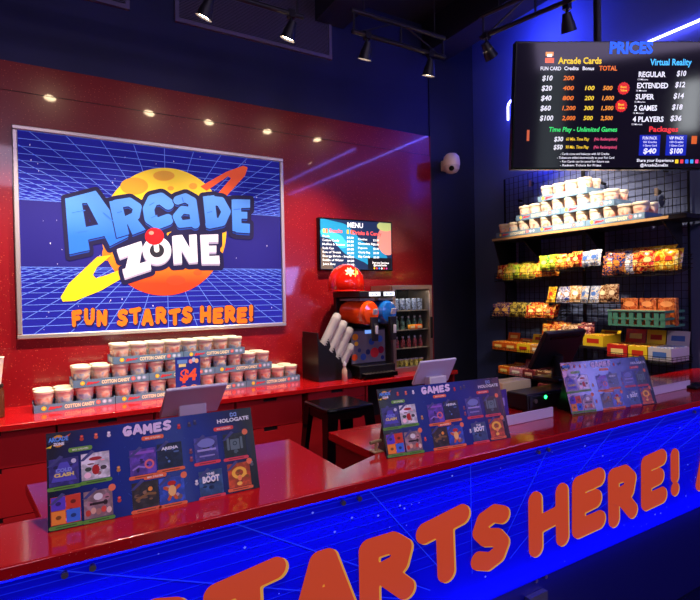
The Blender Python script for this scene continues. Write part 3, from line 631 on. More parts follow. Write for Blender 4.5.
for k in range(-6, 6):
    x = 1.35+k*.46; pl((x, PT-.005), (1.35+k*.10, .60), .003, flat((34, 60, 230), .42, .2), 2)
rs = random.Random(5)
for k in range(150):
    x, z, r = rs.uniform(-.5, 3.6), rs.uniform(PB+.02, PT-.03), rs.choice((.0015, .002, .002, .004)); m.quad([(x-1+r*a, yv-.0018, z+r*b) for a, b in ((0, 1), (-1.2, 0), (0, -1), (1.2, 0))], flat((110, 125, 235), .5, .3))
m.build('grid_and_stars', fp, smooth=False)
CL = {}; LO = flat((236, 88, 36), .30, .3); LY = flat((240, 178, 60), .36, .3)
GP = [('S', .09, .33, .68, .87), ('T', .359, .60, .645, .885), ('A', .62, .835, .625, .868), ('R', .843, 1.085, .60, .858), ('T', 1.094, 1.33, .607, .876), ('S', 1.335, 1.555, .59, .838), ('H', 1.645, 1.915, .566, .838), ('E', 1.92, 2.17, .56, .86), ('R', 2.178, 2.42, .556, .835), ('E', 2.443, 2.68, .56, .856), ('!', 2.69, 2.815, .577, .833),
      ('N', -.42, -.17, .70, .90), ('U', -.69, -.45, .70, .90), ('F', -.95, -.72, .70, .90), ('A', 2.955, 3.2, .56, .80)]
lw = .172
for ch, a, b, c, d in GP:
    m = MB(); asp = (b-a)/(d-c); inset = lw*(d-c)*.62
    for (mt_, dx, dz, k) in ((LY, .010, -.006, 1), (LO, 0, 0, 2)):
        V, Fc = glyph(ch, asp if ch != '!' else .3, lw)
        sc = (d-c-2*inset)/.9
        if ch == '!': fx = lambda x: (a+b)/2+(x-.15)*(d-c)*.86
        else: fx = lambda x: a+inset+(x/asp-.1)/.8*(b-a-2*inset) if False else (a+b)/2+(x-asp/2)*(d-c)*.86
        m.flat(V, Fc, lambda x, y: (fx(x)+dx-1, yv-.0022-.0012*k, (c+d)/2+(y-.5)*(d-c)*.80+dz), mt_)
    m.build('raised_letter', fp, smooth=False)
for x in (.03, .09, .80, .86, 1.72, 1.78, 2.95): 
    m = MB(); m.cyl((x-1, yv, PT-.035), (x-1, yv-.012, PT-.035), .008, STEEL, 12); m.build('standoff_screw', fp)
for x in (1.74, 1.80):
    m = MB(); m.cyl((x-1, -.146, PB-.03), (x-1, -.158, PB-.03), .008, STEEL, 12); m.build('standoff_screw', fc)
MB().obox((.68, -.17, .33), (.11, 0, 0), (0, .024, 0), (0, 0, .06), mat('silver_bracket', (120, 116, 130), .4, .6)).build('silver_bracket', fc)
# LED strip under the nosing and at the panel foot
for nm, y, z in (('led_strip', 1.388, ZT-TH-.008), ('led_strip', 1.44, PB-.008)):
    MB().box(-2.75, 3.05, y-1.6-.004, y-1.6+.004, z, z+.006, mat('blue_led_strip', (60, 60, 255), .4, emit=(20, 30, 255), es=.25)).build(nm, fc)
# bolt latch in the gap
lx, ly = 1.055, 1.60
t = thing('bolt_latch', 'small brass bolt latch on the counter beside the gap', 'latch', (lx, ly, ZT+.0005)); m = MB(); BR = mat('worn_brass', (205, 180, 140), .35, .6)
m.box(-.02, .02, -.02, .02, 0, .004, BR); m.cyl((0, 0, .004), (0, 0, .036), .006, BR, 12); m.build('post', t); MB().cyl((-.026, 0, .036), (.026, .006, .036), .0065, BR, 12).build('cross_bar', t)
# low riser boards along the ledge
RB = mat('lavender_white_board', (205, 190, 215), .35)
for (x0, x1, lab) in ((1.30, 2.03, 'low white riser board on the counter behind the middle game board'), (2.60, 3.257, 'low white riser board on the counter right of the third game board')):
    t = thing('riser_board', lab, 'board', (x0, 1.575, ZT+.0005), 0, 'white riser boards on the counter'); MB().box(0, x1-x0, 0, .008, 0, .046, RB).build('upright', t, bevel=.002); MB().box(0, x1-x0, .008, .05, 0, .004, RB).build('foot_flange', t)
# ================================================================== GAME BOARDS
BOARD = mat('board_ink', (24, 34, 120), .25)
def board_mat():
    m = mat('game_board_print', (20, 30, 110), .25, coat=.12); N, L, b = nodes(m); tc = N.new('ShaderNodeTexCoord'); mp = N.new('ShaderNodeMapping'); mp.inputs['Location'].default_value = (-.28*3.2, 0, -.12*3.6); mp.inputs['Scale'].default_value = (3.2, 1, 3.6)
    g = N.new('ShaderNodeTexGradient'); g.gradient_type = 'SPHERICAL'; L.new(tc.outputs['Object'], mp.inputs[0]); L.new(mp.outputs[0], g.inputs[0]); r = N.new('ShaderNodeValToRGB'); r.color_ramp.elements[0].color = srgb((24, 22, 44)); r.color_ramp.elements[0].position = .12; r.color_ramp.elements[1].color = srgb((22, 40, 136)); r.color_ramp.elements[1].position = .55
    L.new(g.outputs['Fac'], r.inputs[0]); L.new(r.outputs[0], b.inputs['Base Color']); return m
BM = board_mat(); LEAN = math.radians(17); W_, H_ = .562, .245
def logo_small(m, x, z, s, e):
    V, Fc = contour(lambda X, Y: np.hypot(X, Y)-1, -1.1, 1.1, -1.1, 1.1, 20); m.flat(V, Fc, lambda a, b: (x+a*s*.42, e, z+b*s*.42), flat((226, 150, 40)))
    for q, c in (([(-1, -.5), (-.5, -.3), (-.6, -.55)], (240, 200, 50)), ([(.45, .3), (1, .55), (.7, .2)], (226, 84, 40))): m.quad([(x+a*s*.8, e-.0002, z+b*s*.8) for a, b in q], flat(c))
    V, Fc = contour(lambda X, Y: np.maximum(np.abs(X)-1.75, np.abs(Y)-.42)-.1, -2, 2, -.7, .7, 30); m.flat(V, Fc, lambda a, b: (x+a*s*.36, e-.0004, z+b*s*.40), flat((30, 30, 70)))
    write(m, 'ARCADE', (0, e-.0006, 0), X3, Z3, x-s*.62, x+s*.62, s*.30, flat((90, 150, 240)), .05, 0, z-.01*s); write(m, 'ZONE', (0, e-.0006, 0), X3, Z3, x-s*.32, x+s*.36, s*.20, flat((236, 232, 246)), .05, 0, z-s*.30)
TILES = [(.039, .142, (60, 50, 140), (40, 36, 110)), (.114, .144, (214, 206, 220), (180, 40, 50)), (.041, .047, (200, 70, 50), (90, 60, 200)), (.117, .046, (150, 120, 130), (60, 20, 30)), (.234, .134, (96, 60, 170), (30, 24, 70)), (.307, .139, (24, 34, 70), (90, 120, 170)), (.235, .045, (50, 42, 50), (120, 84, 50)), (.306, .044, (50, 80, 190), (230, 140, 60)), (.412, .140, (70, 66, 150), (30, 30, 80)), (.499, .138, (30, 36, 46), (90, 110, 116)), (.417, .043, (50, 84, 140), (24, 40, 84)), (.503, .049, (190, 70, 40), (240, 170, 60))]
def make_board():
    t = thing('game_board', 'x', 'sign board', (0, 0, -9)); tilt = bpy.data.objects
    R = np.array([[1, 0, 0], [0, math.cos(LEAN), math.sin(LEAN)], [0, -math.sin(LEAN), math.cos(LEAN)]])
    def fin(mb, name, par):
        mb.v = [tuple(R @ np.array(p)) for p in mb.v]; return mb.build(name, par, smooth=False)
    m = MB(); m.box(0, W_, 0, .006, 0, H_, BM); m.box(0, W_, .0005, .0065, -.0002, H_+.0004, mat('board_edge', (20, 18, 34), .4)); bd = fin(m, 'panel', t)
    # two fins hold the board up
    for x in (.03, W_-.04):
        q = MB(); q.prism([(x, .01, 0), (x, .13, 0), (x, H_*math.sin(LEAN)*.8+.012, H_*.75), (x, H_*math.sin(LEAN)*.8+.004, H_*.75)], (.006, 0, 0), BLACK); q.build('easel_leg', t)
    e = -.0006; m = MB()
    for i, (u, v, c1, c2) in enumerate(TILES):
        s = .0345; m.box(u-s, u+s, e-.0004, e, v-s, v+s, mixmat('tile_art_%d' % i, [(.36, tuple(int(a*.78) for a in c1)), (.5, tuple(int(a*.92) for a in c1)), (.64, tuple(min(255, int(a*1.12+6)) for a in c1))], 'noise', 50, .3, 3, .3))
        rt = random.Random(40+i)
        for q_ in range(9):
            du, dv_, ra = rt.uniform(-.024, .024), rt.uniform(-.026, .02), rt.uniform(.003, .0095); kk = rt.choice((.55, .75, 1.3, 1.6)); cc_ = tuple(min(255, int(((a+b_)/2)*kk+10)) for a, b_ in zip(c1, c2)); ax_ = rt.uniform(.5, 1.5); rr_ = rt.uniform(.3, 1)
            V, Fc = contour(lambda X, Y: d_ell(X, Y, 0, 0, 1, rr_), -1.1, 1.1, -1.1, 1.1, 12); m.flat(V, Fc, lambda a, b_: (u+du+a*ra*ax_, e-.00042-.00001*q_, v+dv_+b_*ra), flat(cc_))
        cap = (96, 150, 60) if u < .16 else ((232, 110, 70) if u < .36 or i == 11 else (220, 70, 90)); zc = v-s-.006
        V, Fc = contour(lambda X, Y: d_stroke(X, Y, [(-1, 0), (1, 0)], .16), -1.3, 1.3, -.3, .3, 40); m.flat(V, Fc, lambda a, b: (u+a*.034, e-.0003, zc+b*.030), flat(cap))
        # a diagonal corner ribbon on each tile
        m.quad([(u-s-.004, e-.0008, v+s-.018), (u-s+.006, e-.0008, v+s-.022+.004), (u-s+.034, e-.0008, v+s+.003), (u-s+.026, e-.0008, v+s+.008)], flat((70, 70, 130)))
        m.box(u-.024, u+.024, e-.0007, e-.0004, zc-.0012, zc+.0012, flat(tuple(int(a*.6) for a in cap)))
        if i in (3, 7, 9, 11):
            V, Fc = contour(lambda X, Y: np.hypot(X, Y)-1, -1.1, 1.1, -1.1, 1.1, 16); m.flat(V, Fc, lambda a, b: (u+s+a*.009, e-.0009, v+s+b*.009), flat((236, 120, 84)))
    def em(fn, u, v, s, c, k=1, n=30):
        V, Fc = contour(fn, -1.2, 1.2, -1.2, 1.2, n); m.flat(V, Fc, lambda a, b: (u+a*s, e-.0006*k, v+b*s), flat(c))
    em(lambda X, Y: d_poly(X, Y, [(-1, -.8), (-.3, .8), (.3, .8), (1, -.8)]), .039, .142, .030, (84, 76, 190)); em(lambda X, Y: d_ell(X, Y, 0, 0, 1, 1), .062, .166, .006, (210, 200, 230), 2, 14)
    em(lambda X, Y: d_ell(X, Y, 0, 0, .7, 1), .114, .134, .013, (180, 30, 36)); em(lambda X, Y: d_ell(X, Y, 0, 0, 1, .7), .096, .137, .008, (60, 70, 60)); em(lambda X, Y: d_ell(X, Y, 0, 0, 1, .7), .133, .137, .008, (70, 60, 70)); em(lambda X, Y: d_ell(X, Y, 0, 0, 1, .3), .114, .163, .016, (170, 40, 50))
    for du, dv_, c in ((-.017, .017, (90, 60, 200)), (.017, .017, (206, 60, 40)), (-.017, -.017, (240, 140, 50)), (.017, -.017, (60, 110, 220))): m.box(.041+du-.016, .041+du+.016, e-.0007, e-.0004, .047+dv_-.016, .047+dv_+.016, flat(c)); em(lambda X, Y: d_ell(X, Y, 0, 0, .8, .6), .041+du, .047+dv_, .008, tuple(int(a*.55) for a in c), 2, 14)
    for k in range(5): em(lambda X, Y: d_ell(X, Y, 0, 0, .8, 1), .092+k*.0125, .026+.004*(k % 2), .008, ((190, 60, 50), (220, 170, 150), (170, 120, 110), (210, 70, 60), (230, 200, 190))[k], 1, 14)
    em(lambda X, Y: d_ell(X, Y, 0, 0, 1, .8), .117, .064, .011, (226, 220, 226), 2, 18); m.box(.096, .138, e-.0006, e-.0004, .044, .05, flat((40, 20, 30)))
    em(lambda X, Y: np.abs(d_ell(X, Y, 0, 0, .8, .8))-.2, .25, .125, .013, (226, 110, 120)); em(lambda X, Y: d_stroke(X, Y, [(-1, -.2), (0, .3), (1, 0)], .16), .222, .118, .015, (150, 120, 210)); m.box(.204, .264, e-.0007, e-.0004, .155, .162, flat((150, 90, 200)))
    em(lambda X, Y: d_ell(X, Y, 0, 0, .3, .3), .248, .058, .02, (236, 150, 60)); em(lambda X, Y: d_stroke(X, Y, [(-1, -.4), (.2, .1), (1, 0)], .14), .236, .044, .024, (130, 96, 60))
    em(lambda X, Y: d_ell(X, Y, 0, 0, .9, .5), .306, .062, .013, (190, 40, 40), 2); em(lambda X, Y: d_ell(X, Y, 0, 0, .7, 1), .306, .042, .015, (240, 190, 120), 2); em(lambda X, Y: U(d_stroke(X, Y, [(-1, .6), (0, 0), (1, .6)], .22), d_stroke(X, Y, [(-.5, -1), (0, -.2), (.5, -1)], .22)), .306, .04, .02, (200, 90, 50))
    for u, v, sx_, sz_ in ((.499, .14, .7, .8),): em(lambda X, Y: U(np.maximum(np.abs(X)-.55, np.abs(Y)-.6), np.maximum(np.abs(np.abs(X)-.8)-.14, np.abs(Y-.1)-.7)), u, v, .026, (104, 122, 130)); em(lambda X, Y: np.abs(d_ell(X, Y, 0, 0, .9, .9))-.2, u, v+.003, .006, (40, 60, 70), 2, 14)
    em(lambda X, Y: d_ell(X, Y, 0, 0, 1, .5), .412, .157, .026, (124, 130, 200)); m.box(.385, .44, e-.0007, e-.0004, .134, .14, flat((170, 160, 220))); m.box(.39, .435, e-.0007, e-.0004, .118, .122, flat((150, 140, 200)))
    em(lambda X, Y: np.abs(d_ell(X, Y, 0, 0, .8, .6))-.18, .503, .055, .022, (250, 190, 70)); em(lambda X, Y: d_ell(X, Y, 0, 0, .8, 1.1), .503, .04, .008, (250, 150, 90), 2, 14)
    def tx(s, x0, x1, z, h, c, bd=.03, sh=0): write(m, s, (0, e-.0016, 0), X3, Z3, x0, x1, h, flat(c), bd, sh, z)
    tx('ARENA', .284, .331, .156, .008, (226, 226, 240), .05); tx('THE', .405, .428, .064, .007, (236, 236, 244), .05); tx('BOOT', .392, .442, .045, .017, (236, 236, 244), .06)
    tx('COLD', .020, .058, .142, .009, (130, 140, 226), .06); tx('CLASH', .016, .062, .130, .009, (226, 200, 120), .06); tx('HOLOGATE', .451, .551, .209, .0115, (226, 222, 236), .04)
    for sgn in (-1, 1): em(lambda X, Y: d_stroke(X, Y, [(sgn*.15, .3), (sgn*.4, .55), (sgn*.9, .55), (sgn*.9, -.4), (sgn*.4, -.4), (sgn*.15, -.1)], .14), .503, .229, .010, (130, 160, 230), 1, 26)
    for u0, u1, v, c in ((.052, .106, .194, (110, 160, 64)), (.235, .292, .196, (236, 110, 70)), (.234, .292, .089, (236, 110, 70)), (.440, .498, .192, (226, 74, 74))):
        V, Fc = contour(lambda X, Y: d_stroke(X, Y, [(-1, 0), (1, 0)], .18), -1.3, 1.3, -.3, .3, 40); m.flat(V, Fc, lambda a, b: ((u0+u1)/2+a*(u1-u0)*.45, e-.0004, v+b*.032), flat(c)); tx('MAX 10 PLAYERS', u0+.008, u1-.008, v-.0026, .005, (250, 244, 236), .02)
    for u, v, c in ((.083, .222, (190, 60, 50)), (.118, .222, (206, 90, 70)), (.150, .222, (220, 200, 220)), (.338, .216, (190, 40, 50)), (.368, .218, (60, 50, 80)), (.385, .222, (50, 48, 90)), (.170, .125, (190, 130, 60)), (.168, .046, (190, 60, 50)), (.366, .14, (120, 60, 80)), (.366, .118, (140, 60, 80)), (.375, .05, (200, 200, 220)), (.545, .075, (90, 90, 110))):
        em(lambda X, Y: U(d_ell(X, Y, 0, .5, .5, .45), d_ell(X, Y, 0, -.35, .6, .55)), u, v, .0085, c, 1, 16); em(lambda X, Y: d_ell(X, Y, 0, 0, 1, .7), u, v+.004, .003, tuple(min(255, a+50) for a in c), 2, 10)
    for k in range(5):
        V, Fc = contour(lambda X, Y: np.maximum(np.maximum(np.abs(np.hypot(X, Y)-(.045+.028*k))-.0006, np.abs(Y)-.118), np.abs(X)-.27), -.28, .28, -.12, .12, 150) if k < 3 else ([], [])
        if V: m.flat(V, Fc, lambda a, b: (.27+a, e-.0001, .12+b), flat((44, 84, 190)))
    logo_small(m, .028, .222, .037, e-.0012); art_ = fin(m, 'printing', bd)
    q = MB(); asp = .92
    def pg(i, x, y, k): return (.186+i*.0268+x*.0252, e-.0016, .211+.0016*math.sin(i*2)+y*.0245)
    strip(q, 'GAMES', pg, asp, .16, ((0, flat((226, 200, 240)), 1),)); fin(q, 'title_lettering', bd)
    return t
GB = make_board()
for k, (bl, br, lab) in enumerate((((48, 533), (259.6, 487.7), 'leftmost blue games board, standing in front of the left white tablet'), ((387.3, 458.9), (508.8, 438.4), 'middle blue games board, standing right of the counter gap'), ((571.9, 414.6), (660, 403), 'rightmost blue games board with light glare, before the black till'))):
    A, B = onZ(*bl, ZT), onZ(*br, ZT); ang = math.atan2(B[1]-A[1], B[0]-A[0]); loc = (A[0], A[1], ZT+.0008)
    place(GB, 'board', loc, ang, lab, 'games boards on the front counter')
# ================================================================== TABLETS
def tablet(px, ytop, ybot, label):
    TL, TR, BR_, BL_ = px; a, b = onY(*TL, ytop), onY(*TR, ytop); ybot = onX(*BL_, a[0])[1]; c = onY(*BL_, ybot)
    x0, x1 = a[0], b[0]; zt = (a[2]+b[2])/2; w = x1-x0; zb = c[2]
    t = thing('tablet_stand', label, 'tablet', ((x0+x1)/2, ybot, ZT+.0005), 0, 'white tablets on the counter')
    up = np.array([0, ytop-ybot, zt-zb]); L = np.linalg.norm(up); n = np.cross([1, 0, 0], up/L)   # n points to the back
    m = MB(); m.obox(np.array([-w/2, 0, zb-ZT]), (w, 0, 0), up, -n*.012*np.sign(n[1])*-1, mat('lavender_tablet_shell', (198, 190, 216), .35)); m.build('tablet_shell', t, bevel=.004)
    m = MB(); o = np.array([-w/2+.008, 0, zb-ZT])+up*.05; nn = n*np.sign(n[1]); m.obox(o+nn*.0128, (w-.016, 0, 0), up*.9, nn*.001, BLKGLOSS); m.build('tablet_screen', t)
    m = MB(); m.box(-w*.22, w*.24, -.052, -.012, .05, zb-ZT+L*.30, WHITEP); m.build('neck', t, bevel=.004)
    m = MB(); m.box(-w*.34, w*.34, -.07, .09, 0, .012, WHITEP); m.box(-w*.22, w*.22, -.052, -.02, .012, .06, WHITEP); m.build('base', t, bevel=.003)
tablet(((166.4, 391.4), (227.9, 385), (221.4, 411.4), (159.3, 418.6)), 1.73, 1.81, 'white tablet on stand seen from behind, behind leftmost games board')
tablet(((421, 362.6), (457, 358.8), (449.4, 381.4), (412.6, 385.7)), 1.76, 1.83, 'white tablet on stand seen from behind, behind middle games board')
# ================================================================== STOOL
t = thing('metal_stool', 'black metal stool in the aisle before the red drawers', 'stool', (1.86, 3.22, 0), .25)
sp = [onY(315, 404, 3.2), onY(360, 400, 3.2)]
sx0, sx1, sz = sp[0][0], sp[1][0], (sp[0][2]+sp[1][2])/2; t.location = ((sx0+sx1)/2, 3.2, 0); t.rotation_euler = (0, 0, 0); hw = (sx1-sx0)/2
m = MB(); m.box(-hw, hw, -hw, hw, sz-.035, sz, BLKGLOSS); m.build('seat', t, bevel=.014, seg=3)
for ax in (-1, 1):
    for ay in (-1, 1):
        m = MB(); k = .055; tp = np.array([ax*(hw-.002), ay*(hw-.002), sz-.03]); bt = np.array([ax*(hw+.06), ay*(hw+.06), .0])
        vs = []
        for p, q in ((tp, .085), (bt, .03)): vs += [p, p-np.array([ax*q, 0, 0]), p-np.array([ax*q, 0, 0])+np.array([0, -ay*.006, 0]), p-np.array([ax*.006, ay*.006, 0]), p-np.array([ax*.006, 0, 0])+np.array([0, -ay*q, 0]), p-np.array([0, ay*q, 0])]
        m.add(vs, [(i, (i+1) % 6, 6+(i+1) % 6, 6+i) for i in range(6)]+[(5, 4, 3, 2, 1, 0), (6, 7, 8, 9, 10, 11)], BLKGLOSS); m.build('leg', t, smooth=False)
for a, b2 in (((-1, -1), (1, -1)), ((1, -1), (1, 1)), ((1, 1), (-1, 1)), ((-1, 1), (-1, -1))):
    m = MB(); h = sz*.3; r = hw+.035; m.cyl((a[0]*r, a[1]*r, h), (b2[0]*r, b2[1]*r, h), .009, BLKGLOSS, 8); m.build('stretcher', t)
    m = MB(); p, q = np.array([a[0]*(hw-.004), a[1]*(hw-.004)]), np.array([b2[0]*(hw-.004), b2[1]*(hw-.004)]); c = -(p+q)/2; c = c/np.linalg.norm(c)*.005
    m.prism([(p[0], p[1], sz-.03), (q[0], q[1], sz-.03), (q[0]*.72+p[0]*.28, q[1]*.72+p[1]*.28, sz-.085), (p[0]*.72+q[0]*.28, p[1]*.72+q[1]*.28, sz-.085)], (c[0], c[1], 0), BLKGLOSS); m.build('apron', t, smooth=False)
# ================================================================== CHECKOUT
dx, dy = 2.00, 1.70
t = thing('cash_drawer', 'black cash drawer with green light on the counter', 'cash drawer', (dx, dy, ZT+.0005)); m = MB(); m.box(0, .46, 0, .13, .006, .085, BLACK); m.build('body', t, bevel=.006)
m = MB(); m.box(.012, .448, -.006, 0, .014, .075, BLACK); m.build('drawer_front', t, bevel=.003); m = MB(); m.cyl((.05, -.006, .05), (.05, -.014, .05), .010, STEEL, 14); m.build('lock', t)
m = MB(); m.cyl((.125, -.0065, .062), (.125, -.009, .062), .009, mat('green_led', (60, 255, 120), .3, emit=(40, 255, 110), es=6), 14); m.build('green_light', t)
m = MB(); [m.box(x, x+.03, y, y+.03, 0, .006, BLACK) for x in (.02, .41) for y in (.02, .09)]; m.build('feet', t)
# till screen
a, b2 = onY(537, 333, 1.95), onY(587, 331, 1.95)
tt = thing('till_terminal', 'black till screen tilted back, behind the rightmost games board', 'till', (2.42, 1.80, ZT+.086)); ox = 2.42; oy = 1.80; oz = ZT+.086
def T_(p): return np.array(p)-np.array([ox, oy, oz])
tl, tr, bl_ = T_(onY(548, 333.5, 1.83)), T_(onY(587.5, 331.5, 1.83)), T_(onY(536, 369.5, 1.93)); up = bl_-tl; up[0] = -.02; wv = np.array([tr[0]-tl[0], 0, 0])
nn = np.cross(wv, up); nn = nn/np.linalg.norm(nn)
m = MB(); m.obox(tl, wv, up, nn*.03*(1 if nn[1] < 0 else -1)*-1, BLACK); m.build('screen_housing', tt, bevel=.006)
c = tl+wv*.5+up*.6; m = MB(); m.cyl(c+np.array([0, .0, -.01]), (c[0], c[1]+.01, .02), .03, BLACK, 16); m.build('neck', tt); MB().box(c[0]-.11, c[0]+.11, c[1]-.09, c[1]+.09, .0, .022, BLACK).build('base', tt, bevel=.006)
m = MB(); q = tl+wv*.12+up*.12; m.obox(q+np.array([0, -.0, 0]), wv*.75, up*.06, np.array([0, -.004, .001]), BLKGLOSS); m.build('rear_slot', tt)
# cream carton and purple card behind
p = onY(496, 394, 1.99)
cx_ = onZ(497, 402, ZT); t = thing('carton', 'cream carton behind the black cash drawer', 'box', (1.95, 1.835, ZT+.0005), 0); m = MB(); m.box(0.03, .24, .0, .10, 0, .125, CREAM); m.build('box', t, bevel=.003); MB().box(.03, .24, .045, .055, .1252, .1256, mat('tape', (205, 185, 140), .3)).build('tape_strip', t)
a = onY(499, 392.5, 1.62); b2 = onY(509, 391.5, 1.62); t = thing('card_holder', 'small purple card standing beside the middle games board', 'card', ((a[0]+b2[0])/2, 1.635, ZT+.0005)); h = a[2]-ZT; w2 = (b2[0]-a[0])/2+.02
m = MB(); m.obox((-w2, 0, 0), (2*w2, 0, 0), (0, .004, 0), (0, .02, h), flat((74, 48, 140))); m.build('card', t); MB().obox((w2*.1, -.0012+.5*.02, h*.5), (w2*.5, 0, 0), (0, .001, 0), (0, .004, h*.25), flat((170, 150, 220))).build('printed_mark', t); MB().box(-w2, w2, .004, .05, 0, .003, CLEARP).build('foot', t)
p = onZ(697, 388, ZT); t = thing('card_reader', 'small dark flat card reader at the right end of the counter', 'card reader', (p[0], p[1], ZT+.0005)); m = MB(); m.box(-.07, .10, -.03, .06, 0, .018, BLACK); m.build('body', t, bevel=.006); MB().box(-.05, .02, -.02, .04, .018, .0195, BLKGLOSS).build('screen', t)
# ================================================================== RIGHT WALL: GRID, SHELF, SNACKS
def wire_grid(y0, y1, z0, z1, x, label, sp=.058):
    t = thing('wire_grid_panel', label, 'grid panel', (x, (y0+y1)/2, z0), 0, 'black wire grid panels on the right wall'); m = MB(); h = (y1-y0)/2; H = z1-z0; r = .0019
    ny = int(round((y1-y0)/sp)); nz = int(round(H/sp))
    for i in range(ny+1): y = -h+i*(y1-y0)/ny; m.box(-r, r, y-r, y+r, 0, H, WIRE)
    for i in range(nz+1): z = i*H/nz; m.box(-3*r, -r, -h, h, z-r, z+r, WIRE)
    m.build('wire_mesh', t, smooth=False)
    m = MB()
    for y in (-h, h): m.box(-.009, .006, y-.006, y+.006, 0, H, WIRE)
    m.build('side_rails', t, smooth=False)
    for y in (-h*.6, h*.6):
        for z in (H*.12, H*.88): m = MB(); m.cyl((.0, y, z), (XR-x, y, z), .012, WIRE, 10); m.build('wall_bracket', t)
wire_grid(2.86, 3.75, .75, 2.80, XR-.045, 'black wire grid panel at the far left of the snack wall')
wire_grid(1.99, 2.845, .75, 2.80, XR-.045, 'black wire grid panel nearer the right picture edge')
for (px, py, lab) in ((530.5, 183.5, 'small dark knob clamp on the grid above the leftmost shelf trays'), (656.5, 192, 'small dark knob clamp on the grid right of the shelf tubs')):
    p = onX(px, py, XR-.07); t = thing('grid_clamp', lab, 'clamp', p); m = MB(); m.cyl((0, 0, 0), (.03, 0, 0), .022, BLACKM, 12); m.build('knob', t); MB().box(-.008, 0, -.012, .012, -.03, .03, STEEL).build('plate', t)
sh = thing('wall_shelf', 'long dark shelf with tan edge holding cotton candy trays', 'shelf', (3.80, 2.75, 2.135)); 
m = MB(); m.box(.012, .33, -.90, .88, .0, .03, mat('dark_shelf_board', (24, 22, 34), .4)); m.build('board', sh); m = MB(); m.box(0, .012, -.78, .88, .006, .026, SHELFW); m.build('front_edge', sh); MB().box(0, .012, -.90, -.78, 0, .03, BLACK).build('end_cap', sh)
for y in (-.72, -.1, .55): m = MB(); m.prism([(.04, y, 0), (.31, y, 0), (.31, y, -.20)], (0, .006, 0), BLACKM); m.build('bracket', sh)
m = MB(); m.prism([(.02, .872, 0), (.33, .872, 0), (.33, .872, -.75), (.24, .872, -.62)], (0, .008, 0), BLACKM); m.build('side_gusset', sh)
candy_stack((3.825, 3.598, 2.1655), math.radians(-90), ((0, 3), (.25, 2), (.50, 1)), 'on dark wall shelf')
# ---- wire baskets
def basket(y1, y0, z, h, label, x0=3.84, x1=4.095, name='wire_basket', mt=WIRE, back=.05):
    """front at x0, hung on the grid; y1 is the far (picture-left) end"""
    t = thing(name, label, 'basket', (x0, (y0+y1)/2, z), 0, 'wire snack baskets on the grid wall'); hy = (y1-y0)/2; D = x1-x0; r = .0022; m = MB()
    for zz in np.linspace(0, h, 4): m.tube([(0, -hy, zz), (0, hy, zz), (D, hy, zz+back), (D, -hy, zz+back)], r, mt, 4, True)
    n = max(4, int(2*hy/.045))
    for i in range(n+1):
        y = -hy+2*hy*i/n; m.tube([(0, y, h), (0, y, 0), (D, y, back)], r*.8, mt, 4)
    for i in range(1, 5): m.tube([(D*i/5, -hy, back*i/5), (D*i/5, hy, back*i/5)], r*.8, mt, 4)
    for s in (-1, 1):
        for i in range(1, 5): m.tube([(D*i/5, s*hy, back*i/5), (D*i/5, s*hy, h+back*i/5)], r*.8, mt, 4)
    m.build('wire_frame', t)
    m = MB()
    for s in (-1, 1): m.tube([(D, s*(hy-.02), h+back), (D+.015, s*(hy-.02), h+back+.004), (D+.015, s*(hy-.02), h+back-.02)], .003, mt, 5)
    m.build('hooks', t); return t
def pk(name, a, b, c): return mixmat('pack_'+name, [(.40, a), (.47, b), (.56, a), (.66, c)], 'noise', 30, .25, 2, .8, .4, True)
PK_ = {'red': pk('red', (196, 40, 30), (240, 200, 90), (150, 20, 24)), 'orange': pk('orange', (232, 110, 26), (250, 206, 90), (190, 60, 20)), 'yellow': pk('yellow', (236, 196, 40), (190, 60, 30), (250, 230, 120)), 'lime': pk('lime', (150, 196, 50), (240, 220, 70), (60, 130, 50)), 'green': pk('green', (120, 150, 50), (236, 190, 70), (190, 60, 40)), 'blue': pk('blue', (50, 66, 150), (220, 220, 230), (220, 170, 60)), 'navy': pk('navy', (30, 34, 84), (236, 140, 50), (70, 90, 180)), 'white': pk('white', (206, 206, 214), (60, 110, 180), (230, 180, 80)), 'tan': pk('tan', (190, 140, 80), (240, 220, 190), (120, 70, 40)), 'brown': pk('brown', (120, 70, 44), (220, 190, 150), (70, 40, 30)), 'purple': pk('purple', (90, 50, 120), (230, 180, 80), (60, 30, 80)), 'black': pk('black', (50, 44, 44), (226, 200, 80), (120, 110, 60)), 'maroon': pk('maroon', (120, 34, 50), (220, 150, 130), (80, 20, 40)), 'pink': pk('pink', (216, 110, 110), (240, 220, 210), (150, 60, 120))}
